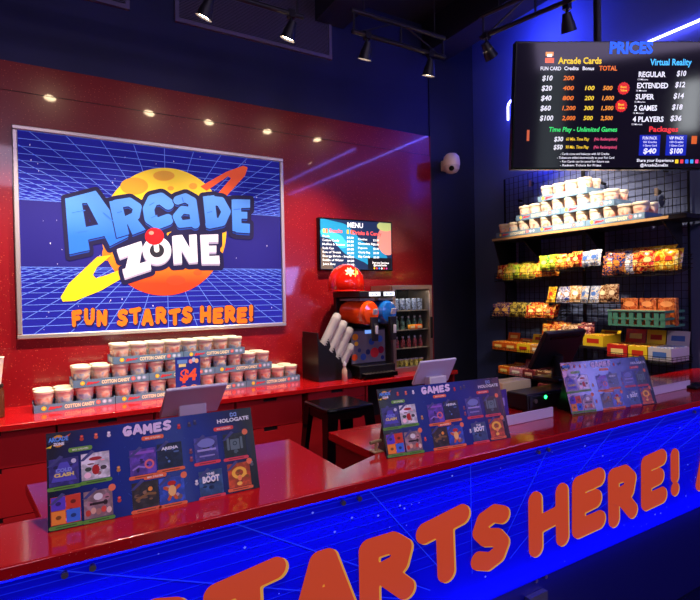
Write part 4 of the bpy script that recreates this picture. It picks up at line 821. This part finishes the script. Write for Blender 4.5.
def pouch(w, h, th, colour):
    """pillow bag with crimped ends, base at z = 0, flat side facing -x"""
    t = thing('snack_bag', 'x', 'bag', (0, 0, -9)); n, k = 8, 7; vs = []; fs = []
    for s in (-1, 1):
        for j in range(k+1):
            v = j/k; z = v*h
            for i in range(n+1):
                u = i/n*2-1; bul = (max(0, 1-u*u))**.55*(max(0, 1-(2*v-1)**4))**.6; pinch = 1-.05*math.sin(math.pi*v)
                vs.append((s*(th/2*bul+.0006), u*w/2*pinch, z))
    N = (n+1)*(k+1)
    for s in (0, 1):
        for j in range(k):
            for i in range(n):
                a = s*N+j*(n+1)+i; q = (a, a+1, a+n+2, a+n+1); fs.append(q if s == 1 else q[::-1])
    m = MB(); m.add(vs, fs, PK_[colour]); m.build('pouch', t)
    m = MB()
    for z0, z1 in ((-.004, .012), (h-.012, h+.004)):
        pts = []
        for i in range(17): y = -w/2+w*i/16; pts.append((y, .0018 if i % 2 else -.0018))
        for (a, b) in zip(pts[:-1], pts[1:]): m.quad([(a[1], a[0], z0), (b[1], b[0], z0), (b[1], b[0], z1), (a[1], a[0], z1)], PK_[colour])
    m.build('crimped_seal', t, smooth=False)
    m = MB(); V, Fc = contour(lambda X, Y: d_ell(X, Y, 0, 0, 1, .7), -1.1, 1.1, -.8, .8, 14); m.flat(V, [f[::-1] for f in Fc], lambda a, b: (-th/2-.0012, a*w*.22, h*.52+b*h*.2), flat(LABELC[colour])); m.build('printed_patch', t)
    return t
LABELC = {'red': (250, 220, 140), 'orange': (252, 220, 120), 'yellow': (200, 50, 30), 'lime': (250, 240, 140), 'green': (240, 200, 80), 'blue': (236, 236, 240), 'navy': (236, 150, 60), 'white': (70, 110, 190), 'tan': (250, 240, 220), 'brown': (236, 216, 180), 'purple': (236, 180, 80), 'black': (230, 206, 90), 'maroon': (236, 190, 170), 'pink': (250, 236, 226)}
BAGS = {}
def bag(colour, size, loc, rz, tilt, label, group):
    k = (colour, size)
    if k not in BAGS: BAGS[k] = pouch(*size, colour); fresh = True
    else: fresh = False
    o = place(BAGS[k], k, loc, rz, label, group); o.rotation_euler = (0, tilt, rz); return o
rb = random.Random(11)
def fill(y1, y0, x, z, items, desc, size=(.115, .15, .035), rows=1, jit=.012, tilt=.12):
    """bags from far (picture left) to near"""
    seen = {}; cnt = {c: items.count(c) for c in items}; n = len(items)
    for i, c in enumerate(items):
        y = y1-(i+.5)*(y1-y0)/n; seen[c] = seen.get(c, 0)+1
        lab = ('%s %s snack bag from left %s' % (ORD[seen[c]-1], c, desc)) if cnt[c] > 1 else ('%s snack bag %s' % (c, desc))
        for r in range(rows):
            if r > 0: lab2 = lab.replace('snack bag', 'snack bag in rear row,'); 
            else: lab2 = lab
            bag(c, size, (x+r*.06+rb.uniform(0, jit), y+rb.uniform(-.004, .004), z+r*.02+rb.uniform(0, jit*1.8)), rb.uniform(-.38, .38), tilt+rb.uniform(-.12, .22), lab2, 'snack bags '+desc)
Yat = lambda px, py, x=3.86: onX(px, py, x)
# row one
a, b2 = Yat(496, 280), Yat(553, 278); zb = 1.745; basket(a[1], b2[1], zb, .075, 'upper left wire basket of green, red and orange snack bags'); fill(a[1], b2[1]+.02, 3.875, zb+.014, ['red', 'green', 'lime', 'green', 'green', 'orange', 'orange'], 'in the upper left basket', (.115, .125, .04), 2)
a, b2 = Yat(541, 271), Yat(601, 268); z2_ = 1.812; basket(a[1]-.10, b2[1]+.01, z2_, .075, 'upper middle wire basket of lime, red and white snack bags', 3.80); fill(a[1]-.02, b2[1], 3.83, z2_+.014, ['lime', 'lime', 'orange', 'red', 'red', 'white', 'white'], 'in the upper middle basket', (.105, .125, .04), 1)
a, b2 = Yat(603, 277), Yat(676, 273); basket(a[1], b2[1], zb, .10, 'upper right wire basket overflowing with yellow and red snack bags'); fill(a[1], b2[1]+.02, 3.875, zb+.016, ['navy', 'navy', 'blue', 'red', 'red', 'yellow', 'yellow'], 'in the upper right basket', (.115, .155, .045), 2)
for i, (px, c) in enumerate(((622, 'tan'), (638, 'red'), (652, 'yellow'), (663, 'yellow'))):
    p = Yat(px, 258, 3.95); bag(c, (.13, .16, .05), (3.90, p[1], zb+.105), .2-.15*i, .75, ['tan snack bag lying on top in the upper right basket', 'red snack bag lying on top in the upper right basket', 'yellow snack bag lying on top near the right end of the upper right basket', 'yellow snack bag lying last on top of the upper right basket'][i], 'loose bags on the upper right basket')
# row two
a, b2 = Yat(492, 320), Yat(554, 319); z3 = 1.375; basket(a[1], b2[1], z3, .075, 'second row left wire basket of purple, black and red bags'); fill(a[1], b2[1]+.02, 3.875, z3+.014, ['purple', 'purple', 'black', 'black', 'red', 'red', 'red'], 'in the second row left basket', (.115, .115, .04), 2)
a, b2 = Yat(546, 304), Yat(616, 303); z4 = 1.535; t = thing('wire_tray', 'narrow black wire tray carrying the row of chocolate bags', 'tray', (3.84, (a[1]+b2[1])/2, z4)); hy = (a[1]-b2[1])/2; m = MB()
for q in np.linspace(0, .26, 6): m.tube([(q, -hy, 0), (q, hy, 0)], .003, WIRE, 5)
for q in np.linspace(-hy, hy, 12): m.tube([(0, q, .03), (0, q, 0), (.27, q, 0), (.27, q, .05)], .0025, WIRE, 5)
m.build('wire_frame', t); MB().tube([(0, -hy, .03), (0, hy, .03)], .003, WIRE, 5).build('front_rail', t)
fill(a[1], b2[1], 3.87, z4+.006, ['yellow', 'blue', 'blue', 'tan', 'white', 'white', 'brown', 'brown'], 'standing on the narrow wire tray', (.10, .135, .03), 1, .006)
a, b2 = Yat(608, 323, 3.82), Yat(665, 323, 3.82); z5 = 1.365; tm = mat('teal_plastic', (70, 130, 112), .4)
t = thing('teal_crate', 'teal open sided plastic crate below the brown boxes', 'crate', (3.82, (a[1]+b2[1])/2, z5)); hy = (a[1]-b2[1])/2; D = .27; m = MB()
for zz in (0, .052, .104): m.box(0, .008, -hy, hy, zz, zz+.013, tm); m.box(D-.008, D, -hy, hy, zz, zz+.018, tm); m.box(.008, D-.008, -hy, -hy+.008, zz, zz+.018, tm); m.box(.008, D-.008, hy-.008, hy, zz, zz+.018, tm)
for i in range(8):
    y = -hy+2*hy*i/7; y = min(max(y, -hy+.017), hy-.017)
    m.box(0.001, .007, y-.017, y+.017, .013, .104, tm)
m.box(.008, D-.008, -hy+.008, hy-.008, 0, .006, tm); m.build('slatted_sides', t, smooth=False); MB().box(-.004, .012, -hy-.003, hy+.003, .114, .124, mat('teal_rim', (110, 160, 140), .4)).build('rim', t); MB().box(D, 4.118-3.82, -.03, .03, .06, .12, WIRE).build('hanger', t)
OB = mixmat('brown_orange_box', [(.4, (176, 84, 36)), (.5, (226, 140, 70)), (.62, (130, 50, 26))], 'noise', 26, .3, 2, 1, .3, True)
for i, (pa, pb) in enumerate(((619, 636), (637.5, 654.5), (656, 674))):
    u, v = Yat(pa, 300, 3.93)[1], Yat(pb, 300, 3.93)[1]; o = thing('biscuit_box', '%s glossy brown box from left standing in the teal crate' % ORD[i], 'box', (3.95, (u+v)/2, z5+.0065), 0, 'brown boxes in the teal crate'); MB().box(0, .05, -(u-v)/2, (u-v)/2, 0, .205, OB).build('carton', o, bevel=.006); V, Fc = contour(lambda X, Y: d_ell(X, Y, 0, 0, 1, .6), -1.1, 1.1, -.7, .7, 16); q = MB(); q.flat(V, [f[::-1] for f in Fc], lambda a_, b_: (-.0008, a_*.045, .16+b_*.035), flat((240, 176, 110))); q.build('printed_patch', o)
for i in range(6):
    y = a[1]-.06-i*(2*hy-.12)/5; o = thing('orange_pack', '%s flat orange packet from left lying in the teal crate' % ORD[i], 'packet', (3.835, y, z5+.0065), 0, 'orange packets in the teal crate'); MB().box(0, .10, -.04, .04, 0, .118, mat('orange_pack', (216, 120, 60), .35)).build('wrapper', o, bevel=.006); MB().box(-.0012, -.0002, -.025, .025, .03, .09, flat((60, 110, 90))).build('printed_patch', o)
# ---- candy display boxes
CART = {'orange': (226, 104, 30), 'yellow': (240, 206, 36), 'tan': (222, 150, 60), 'red': (206, 36, 34), 'white': (196, 196, 210), 'pink': (206, 130, 150), 'maroon': (120, 40, 52), 'brown': (110, 60, 44)}
def display_box(y1, y0, z, colour, label, x0=3.84, D=.2, hf=.055, flap=.085, group='candy display boxes', rows=True):
    w = y1-y0; t = thing('candy_display_box', label, 'candy box', (x0, (y0+y1)/2, z), 0, group); m = MB(); k = .003; h = w/2; P = mat('carton_'+colour, CART[colour], .4); Q = PK_[colour]
    m.box(0, D, -h, h, 0, k, P); m.box(0, k, -h, h, k, hf, P); m.box(k, D, -h, -h+k, k, hf, P); m.box(k, D, h-k, h, k, hf, P); m.box(D-k, D, -h+k, h-k, k, hf, P); m.build('tray', t, smooth=False)
    MB().obox((D-k, -h, hf), (k, 0, 0), (0, 2*h, 0), (.02, 0, flap), P).build('back_flap', t, smooth=False)
    q = MB(); c = LABELC[colour]; V, Fc = contour(lambda X, Y: np.maximum(np.abs(X)-1, np.abs(Y)-.5)-.1, -1.2, 1.2, -.7, .7, 24); q.flat(V, [f[::-1] for f in Fc], lambda a_, b_: (-.0008, a_*h*.55, hf*.5+b_*hf*.36), flat(c)); q.flat(V, [f[::-1] for f in Fc], lambda a_, b_: (D-k-.0008+.02*(.5+b_*.3), a_*h*.55, hf+flap*(.5+b_*.3)), flat(c)); q.build('printed_patch', t, smooth=False)
    n = max(3, int((D-.02)/.03))
    for i in range(n):
        q = MB(); q.box(.006+i*(D-.012)/n, .006+(i+.82)*(D-.012)/n, -h+.006, h-.006, .004, hf+.006, Q); q.build('candy_bar', t, bevel=.004)
    return t
# row three, left
zq = 1.075; a, b2 = Yat(494, 350), Yat(546, 352); basket(a[1], b2[1]-.02, zq-.012, .04, 'third row left wire basket of orange candy boxes', 3.825, 4.095, back=0); n = 4
for i, c in enumerate(('orange', 'orange', 'yellow', 'tan')):
    y1 = a[1]-.005-i*(a[1]-b2[1]-.01)/n; display_box(y1, y1-(a[1]-b2[1]-.01)/n+.006, zq, c, '%s candy display box counted from left in the third row left basket, %s' % (ORD[i], c), 3.835, .22, .075, .08 if i in (0, 2) else .03)
# row three, middle
a, b2 = Yat(541, 339), Yat(586, 338); z6 = 1.19; basket(a[1], b2[1], z6, .05, 'wire basket of red and dark bags just above the till screen', 3.84); fill(a[1], b2[1], 3.875, z6+.016, ['orange', 'red', 'red', 'brown', 'brown', 'maroon'], 'above the till screen', (.11, .125, .04), 2)
a, b2 = Yat(586, 343), Yat(606, 342); z7 = 1.17; t = thing('shelf_ledge', 'short dark ledge under the yellow candy box', 'ledge', (3.80, (a[1]+b2[1])/2, z7)); hy = (a[1]-b2[1])/2; MB().box(0, .31, -hy-.03, hy+.02, 0, .02, BLACKM).build('board', t); MB().box(.30, .318, -.04, .04, -.05, .0, BLACKM).build('hanger', t)
display_box(a[1], b2[1], z7+.0205, 'yellow', 'yellow candy display box on the short dark ledge right of the till', 3.82, .24, .085, .03)
# row three, right
zr = 1.115; ys = [Yat(px, 350, 3.83)[1] for px in (607, 628, 648, 672)]; basket(ys[0]+.012, ys[3]-.012, zr-.012, .05, 'third row right wire basket of red, yellow and white candy boxes', 3.815, 4.095, back=0)
for i, (c, nm) in enumerate((('red', 'red candy display box in the third row right basket'), ('yellow', 'yellow candy display box between red and white ones'), ('white', 'white and navy candy display box at right end of third row'))):
    display_box(ys[i]-.004, ys[i+1]+.004, zr, c, nm, 3.825, .25, .10, .11)
# row four
zs = .845; a, b2 = Yat(500, 376), Yat(562, 380); ys = [a[1]-(a[1]-b2[1])*q for q in (0, .2, .42, .62, .84, 1)]; basket(a[1]+.012, b2[1]-.012, zs-.012, .04, 'lowest wire basket of small candy boxes behind the till', 3.825, 4.095, back=0)
for i, c in enumerate(('orange', 'pink', 'maroon', 'brown', 'white')):
    display_box(ys[i]-.004, ys[i+1]+.004, zs, c, '%s candy display box in the lowest basket behind the till' % c, 3.835, .22, .07, .06 if i in (1, 2) else .02)
p = Yat(548, 392, 3.84); t = thing('base_cabinet', 'black base cabinet under the snack wall', 'cabinet', (3.75, 2.9, 0)); MB().box(0, .40, -.95, .9, .06, .74, BLACK).build('carcass', t, bevel=.004); MB().box(.02, .4, -.94, .89, 0, .06, BLACK).build('plinth', t); MB().box(-.012, .40, -.96, .91, .7405, .76, BLACK).build('top', t)
display_box(p[1]+.09, p[1]-.09, .7605, 'maroon', 'maroon candy display box on the black base cabinet', 3.82, .2, .05, .03)
# ================================================================== PRICE SCREEN
wd = 3.0; px0 = 515.0
mid = C0+wd*ray(513, 106); tl_ = math.radians(6.5)
tx_ = rv.copy(); ty_ = math.cos(tl_)*uv-math.sin(tl_)*Fv; tz_ = np.cross(tx_, ty_)
pt = lambda px, py: onP(px, py, mid, tx_, ty_)
a0 = pt(515.5, 41); b0 = pt(511, 169.5); x0_ = (a0[0]+b0[0])/2; y1_, y0_ = a0[1], b0[1]; TW = (y1_-y0_)*16/9
ps = thing('price_screen', 'large tilted price list screen hung above the counter from the ceiling', 'screen', mid)
def TV(x, y, z=0): return tx_*x+ty_*y+tz_*z
m = MB(); m.obox(TV(x0_, y0_, -.05), tx_*TW, ty_*(y1_-y0_), tz_*.05, BLKGLOSS); m.build('housing', ps, bevel=.004)
m = MB(); b = .012; zz = .0008
def tq(x0, x1, y0, y1, c, es, k=1): m.quad([TV(x, y, zz*k) for x, y in ((x0, y0), (x1, y0), (x1, y1), (x0, y1))], flat(c, es, .08))
tq(x0_+b, x0_+TW-b, y0_+b, y1_-b, (22, 18, 32), .55)
pn = m.build('display_panel', ps, smooth=False)
m = MB()
def tw(s, xa, xb, yc, hpx, c, bold=.025, sh=0, es=.95):
    bold = bold*.7; p, q = pt(xa, yc), pt(xb, yc); h = hpx*wd/F_PX
    write(m, s, TV(0, 0, .0024), tx_, ty_, p[0], q[0], h, flat(c, es, .3), bold, sh, (p[1]+q[1])/2-h/2)
def box(xa, xb, ya, yb, c, k=2, es=1.0):
    p, q = pt(xa, yb), pt(xb, ya); tq(p[0], q[0], p[1], q[1], c, es, k)
W1 = (240, 240, 246); OG = (244, 120, 40); YE = (246, 206, 50)
tw('PRICES', 609.5, 653, 47.5, 11, (24, 96, 236), .07)
tw('Arcade Cards', 558, 601.5, 60.5, 6.2, YE, .04); tw('FUN CARD', 540.5, 561, 68.5, 3.6, W1); tw('Credits', 564, 578.5, 68.3, 3.6, W1); tw('Bonus', 582.5, 594, 68.3, 3.6, W1); tw('TOTAL', 599, 617, 68.2, 4.6, OG)
for i, (a, c, bo, to) in enumerate((('$10', '200', None, None), ('$20', '400', '100', '500'), ('$40', '800', '200', '1,000'), ('$60', '1,200', '300', '1,500'), ('$100', '2,000', '500', '2,500'))):
    y = 78+i*10; x = 542-i*.6; tw(a, x, x+(10.5 if i < 4 else 13.5), y, 5, W1, .03, .15)
    tw(c, 563-.3*i, 574-.2*i+(2 if i > 2 else 0), y, 4.2, OG, .03, .15)
    if bo: tw(bo, 585.5-i*.6, 595-i*.6, y, 4.2, YE, .03, .15); tw(to, 603.5-i*.8, 613-i*.6+(2 if i > 1 else 0), y, 4.2, (246, 150, 50), .03, .15)
for (cx, cy) in ((623.5, 88.5), (621, 106)):
    p = pt(cx, cy); V, Fc = contour(lambda X, Y: np.hypot(X, Y)-1-.06*np.sin(14*np.arctan2(Y, X)), -1.2, 1.2, -1.2, 1.2, 30); m.flat(V, Fc, lambda a_, b_: TV(p[0]+a_*.034, p[1]+b_*.034, .0020), flat((206, 26, 30), .9, .3)); tw('Best', cx-3, cx+3, cy-1.5, 2.2, YE); tw('Value', cx-3.4, cx+3.4, cy+1.8, 2.2, YE)
tw('Time Play - Unlimited Games', 549, 617, 129.3, 4.6, (60, 226, 110), .03, .15)
for i, (a, c) in enumerate((('$30', '60 Min. Time Play'), ('$50', '90 Min. Time Play'))):
    y = 139+i*8; tw(a, 554-i*.6, 563-i*.6, y, 4.6, W1, .03, .15); tw(c, 566-i*.4, 589-i*.4, y, 3.2, YE, .02, .15); tw('(No Redemption)', 594-i*.4, 617-i*.4, y, 3.0, (230, 80, 120), .02, .15)
for i, s in enumerate(('- Cards come and balances with All Credits', '- Tickets are added electronically to your Fun Card', '- Fun Cards can be saved for future use', '- Redeem Tickets for Prizes')): tw(s, 560-(3 if i == 1 else 0), 609+(5 if i == 1 else 0)-(8 if i == 3 else 0), 153.8+i*3.8, 2.3, W1, .01)
tw('Virtual Reality', 650, 691.5, 62, 6.2, (70, 190, 246), .035)
for i, (a, xb, c) in enumerate((('REGULAR', 666, '$10'), ('EXTENDED', 668.5, '$12'), ('SUPER', 654.5, '$14'), ('2 GAMES', 657.5, '$18'), ('4 PLAYERS', 664, '$36'))):
    y = 74.3+i*11.2; tw(a, 638.5-i*1.5, xb-.6, y, 5.2, W1, .035); tw(c, 676.5-i*1.6, 686-i*1.2, y-1, 5.2, W1, .03, .15); tw('15 Minutes', 637.5-i*1.5, 648-i*1.5, y+5.2, 1.7, W1, .005)
tw('Packages', 649, 678, 129, 5.2, (236, 50, 60), .035)
for xa, s1, s2 in ((639, 'FUN PACK', '$40'), (665.5, 'VIP PACK', '$100')):
    box(xa-.5, xa+21.5, 135, 155.5, (26, 40, 170), 2, .8); tw(s1, xa+3.5, xa+18, 138, 3, W1, .02); tw('150 Credits', xa+4, xa+17.5, 142, 2, W1, .01); tw('1 Game Card', xa+4, xa+17.5, 145.5, 2, W1, .01); tw(s2, xa+4, xa+17, 150.8, 5.2, W1, .035, .1)
tw('Share your Experience', 636.5, 673.5, 160.3, 3, W1, .02); tw('@ArcadeZoneEtx', 640, 668, 165, 3, W1, .02)
for i, c in enumerate(((250, 210, 40), (236, 60, 70), (50, 110, 236), (60, 170, 240), (226, 60, 130), (240, 140, 60))):
    p = pt(676.5+i*5, 161.5); V, Fc = contour(lambda X, Y: np.maximum(np.abs(X)-.5, np.abs(Y)-.5)-.35, -1, 1, -1, 1, 14); m.flat(V, Fc, lambda a_, b_: TV(p[0]+a_*.011, p[1]+b_*.013, .0022), flat(c, .9, .3))
box(545.5, 553.5, 52, 56, (240, 150, 60)); box(547, 552, 54, 57, (250, 240, 220), 3); box(545, 554, 58, 63, (236, 96, 40))
box(526.5, 529.5, 130, 141, (190, 90, 60)); box(691, 697, 136, 144, (200, 90, 40))
m.build('price_writing', pn, smooth=False)
pm = TV((pt(604, 60)[0]), y1_-.12, -.07)
top = mid+pm; m = MB(); m.obox(pm-tx_*.12-ty_*.12, tx_*.24, ty_*.24, tz_*.02, BLACKM); m.build('mount_plate', ps)
m = MB(); m.cyl(pm, (pm[0], pm[1], ZC-mid[2]), .022, BLACKM, 14); m.cyl((pm[0], pm[1], ZC-.02-mid[2]), (pm[0], pm[1], ZC-mid[2]), .06, BLACKM, 16); m.build('ceiling_pole', ps)
# ================================================================== NEON ON THE RIGHT WALL
nx_ = XR-.035; m = MB()
ptsn = [(nx_, -1.5, 3.585)]
for k in range(0, 9): t_ = k/8*math.pi/2; ptsn.append((nx_, 3.64+.06*math.sin(t_), 3.585+.06*0+.0+.06*(math.cos(t_)-1)+.06*0))
ptsn += [(nx_, 3.70, 3.40)]
t = thing('neon_tube', 'blue neon tube bending down behind the price screen on the right wall', 'neon light', (nx_, 3, 3.585)); q = MB(); q.tube([np.array(p)-np.array([nx_, 3, 3.585]) for p in ptsn], .010, NEON, 10); q.build('glowing_tube', t)
for y in (3.4, 2.4, 1.4): q = MB(); q.box(.008, .0345, y-3-.01, y-3+.01, -.012, .012, BLACK); q.build('tube_clip', t)
t = thing('neon_tube', 'second blue neon tube higher on the right wall, seen reflected in the red wall', 'neon light', (nx_, 0, 3.86)); q = MB(); q.tube([(0, 1.75, 0), (0, -2.2, 0)], .010, NEON, 10); q.build('glowing_tube', t); q = MB(); q.box(.008, .0345, .9, .92, -.012, .012, BLACK); q.build('tube_clip', t)
# ================================================================== CAMERA ON WALL
cp = onY(453, 164.5, 4.0); t = thing('security_camera', 'white dome security camera on the dark wall by the red wall end', 'security camera', cp); WH = mat('camera_white', (226, 205, 200), .35)
m = MB(); m.box(.03, .12, .17, YB-.013-cp[1], -.02, .09, WH); m.build('wall_plate', t, bevel=.008); m = MB(); m.tube([(.075, .18, .05), (.05, .10, .07), (.01, .03, .075), (-.02, 0, .07)], .040, WH, 14); m.build('arm', t)
m = MB(); m.lathe([(0, .11), (.05, .104), (.078, .074), (.086, .025), (.086, -.012), (.082, -.018)], WH, c=(-.02, 0, 0), seg=28); m.build('hood', t)
m = MB(); m.lathe([(.082, -.017), (.079, -.05), (.056, -.084), (.025, -.096), (0, -.098)], mat('camera_pale', (205, 182, 178), .3), c=(-.02, 0, 0), seg=28); ey = m.build('eyeball', t)
d = -np.array([cp[0], cp[1], 0]); d = d/np.linalg.norm(d)*.85+np.array([0, 0, -.5]); d /= np.linalg.norm(d); cc = np.array([-.02, 0, -.014]); m = MB(); m.cyl(cc+d*.06, cc+d*.088, .026, BLKGLOSS, 18); m.build('lens', t)
# ================================================================== TRUSS AND SPOTS
YT = 3.22
def truss(p, q, label, h=.155, diag=True):
    p, q = np.array(p), np.array(q); t = thing('lighting_truss', label, 'truss', (p+q)/2, 0, 'black ladder trusses under the ceiling'); o = (p+q)/2; d = q-p; L = np.linalg.norm(d); u = d/L; up = np.array([0, 0, 1.])
    for dz, nm in ((0, 'lower_rail'), (h, 'upper_rail')): m = MB(); m.tube([p-o+up*dz, q-o+up*dz], .017, BLACKM, 10); m.build(nm, t)
    m = MB(); n = max(2, int(L/.42))
    for i in range(n+1): x = p-o+u*(L*i/n*.96+.02*L); m.tube([x, x+up*h], .009, BLACKM, 6)
    m.build('uprights', t)
    m = MB()
    for i in range(n): x = p-o+u*(L*(i+.1)/n); y = p-o+u*(L*(i+.9)/n); m.tube([x+up*(h if i % 2 else 0), y+up*(0 if i % 2 else h)], .006, BLACKM, 6)
    m.build('diagonal_braces', t)
    for k in (.12, .88): m = MB(); x = p-o+u*L*k; m.tube([x+up*h, (x[0], x[1], ZC-o[2])], .005, BLACKM, 6); m.build('hanger_rod', t)
za = onY(303, 15, YT)[2]
A1, A2 = onY(303, 15, YT), onY(352, 30, YT); A3 = onY(445, 60, YT); zt_ = (A1[2]+A2[2]+A3[2])/3
truss((-.55, YT, zt_), (A1[0], YT, zt_), 'black lighting truss at the left in front of the air grille')
truss((A2[0], YT, zt_), (A3[0], YT, zt_), 'black lighting truss at top centre above the menu screen')
T1, T2 = onZ(480.6, 37.7, zt_), onZ(569.7, 0, zt_); T2 = T1+(T2-T1)*1.9
truss(T1, T2, 'black lighting truss running toward the camera above the price screen')
LAMPS = []
def spot(base, aim, label, power, size=60, drop=.07, r=.045, colr=(1, .80, .56), on=True):
    """can lamp: clamp on the rail at base, head pointing at aim"""
    base, aim = np.array(base), np.array(aim); t = thing('track_spotlight', label, 'spotlight', base, 0, 'track spotlights'); m = MB(); m.box(-.022, .022, -.022, .022, -.03, .02, BLACKM); m.cyl((0, 0, -.03), (0, 0, -drop), .010, BLACKM, 10); m.build('clamp_arm', t)
    piv = np.array([0, 0, -drop-.02]); d = aim-(base+piv); d /= np.linalg.norm(d)
    m = MB(); m.cyl(piv-d*.035, piv+d*.02, r*.6, BLACKM, 18, r*.85); m.cyl(piv+d*.02, piv+d*.085, r*.9, BLACKM, 20, r*1.15, caps=False); m.build('lamp_head', t)
    m = MB(); m.cyl(piv+d*.068, piv+d*.072, r*1.05, LENS if on else BLACKM, 20); m.build('lamp_lens', t)
    if on:
        ld = bpy.data.lights.new('spot_beam', 'SPOT'); ld.energy = power; ld.color = colr; ld.spot_size = math.radians(size); ld.spot_blend = .8; ld.shadow_soft_size = .035; lo = bpy.data.objects.new('spot_beam', ld); COL.objects.link(lo); lo.parent = t
        lo.location = piv+d*.09; lo.rotation_euler = Vector(d).to_track_quat('-Z', 'Y').to_euler()
spot((onY(208, -16, YT)[0], YT, zt_), (.25, 4.1, 1.25), 'track spotlight at the left truss, tilted away from the lens', 250, 62)
spot((onY(291, 12, YT)[0], YT, zt_), (.95, 4.1, 1.2), 'track spotlight shining down at the right end of left truss', 240, 62)
spot((onY(367, 36, YT)[0], YT, zt_), (2.0, 4.1, 1.3), 'wide track spotlight under the left end of centre truss', 270, 66)
spot((onY(430, 56, YT)[0], YT, zt_), (2.75, 3.95, 1.2), 'tilted track spotlight under the right end of centre truss', 140, 58)
u = (T2-T1)/np.linalg.norm(T2-T1)
spot(T1+u*.05, (4.0, 2.9, 2.3), 'track spotlight aimed at the shelf, far end of right truss', 430, 46)
spot(onZ(567, 5, zt_), (4.0, 2.6, 1.6), 'track spotlight aimed at the snacks, on right truss', 330, 56)
spot((.1, YT, zt_), (-.2, 4.1, 1.2), 'track spotlight out at the left end of left truss', 320, 62)
# ================================================================== LIGHT
def area(name, loc, aim, sx_, sy_, power, col):
    ld = bpy.data.lights.new(name, 'AREA'); ld.shape = 'RECTANGLE'; ld.size = sx_; ld.size_y = sy_; ld.energy = power; ld.color = col; o = bpy.data.objects.new(name, ld); COL.objects.link(o); o.location = loc
    o.rotation_euler = (Vector(aim)-Vector(loc)).to_track_quat('-Z', 'Y').to_euler(); return o
area('hall_ceiling_light', (-1.2, -2.6, 4.3), (.6, 2.2, .9), 2.6, 1.2, 92, (.82, .62, .95))
area('hall_ceiling_light', (2.6, -2.2, 4.3), (2.4, 2.2, .9), 2.2, 1.2, 56, (.72, .58, 1))
lo = area('counter_led_glow', (1.15, 1.386, ZT-TH-.006), (1.15, 1.386, .4), 5.7, .01, 30, (.01, .02, 1)); lo.data.spread = math.radians(64)
lo = area('counter_led_glow', (1.15, 1.385, PB-.02), (1.15, 1.40, .9), 5.7, .01, 9, (.01, .02, 1)); lo.data.spread = math.radians(110)
area('counter_led_glow', (1.15, 1.42, PB-.012), (1.15, 1.36, 0), 5.7, .01, 3, (.02, .03, 1))
area('neon_glow', (XR-.28, 3.2, 3.55), (XR, 3.2, 3.6), .06, 1.4, 36, (.06, .08, 1))
ld = bpy.data.lights.new('cabinet_lamp', 'AREA'); ld.size = .3; ld.energy = 1.2; ld.color = (1, .85, .65); lo = bpy.data.objects.new('cabinet_lamp', ld); COL.objects.link(lo); lo.location = (gx+GW/2, gy+.06, gz+GH-.05)
def fill_spot(loc, aim, power, size):
    ld = bpy.data.lights.new('counter_fill_spot', 'SPOT'); ld.energy = power; ld.color = (1, .84, .74); ld.spot_size = math.radians(size); ld.spot_blend = .6; ld.shadow_soft_size = .05; o = bpy.data.objects.new('counter_fill_spot', ld); COL.objects.link(o); o.location = loc; o.rotation_euler = (Vector(aim)-Vector(loc)).to_track_quat('-Z', 'Y').to_euler()
fill_spot((.5, 1.2, 4.3), (.4, 2.2, .9), 230, 60); fill_spot((2.3, 1.3, 4.3), (2.2, 2.2, .9), 45, 60)  # unseen spots added to brighten the countertop and red drawers
area('board_glare_blue', (XR-.02, -.72, 1.92), (0, -.2, 1.5), .62, .52, 26, (.25, .30, 1))  # unseen light added for blue glare on the rightmost games board
area('board_glare_pink', (XR-.02, -1.32, 2.15), (0, -.4, 1.5), .40, .50, 18, (1, .3, .7))  # unseen light added for the pink part of that board's glare
area('screen_reflection_strip', (1.38, -4.6, 2.4), (2.3, 2, 2.4), .40, 3.8, 9, (.8, 1, 1))  # unseen light strip added to mirror as a pale band in the price screen
area('screen_reflection_panel', (3.42, -5.4, 3.5), (3.2, 2, 2.8), .30, .8, 12, (.9, .95, 1))  # unseen light added for the white glare on the price screen
wld = bpy.data.worlds.new('hall'); SC.world = wld; wld.use_nodes = True; wld.node_tree.nodes['Background'].inputs[0].default_value = (.05, .05, .12, 1); wld.node_tree.nodes['Background'].inputs[1].default_value = .2
SC.view_settings.view_transform = 'Standard'; SC.view_settings.look = 'None'; SC.view_settings.gamma = 1; SC.view_settings.use_curve_mapping = False
SC.view_settings.exposure = 0
SC.cycles.max_bounces = 6; SC.cycles.use_denoising = True; SC.cycles.transparent_max_bounces = 12
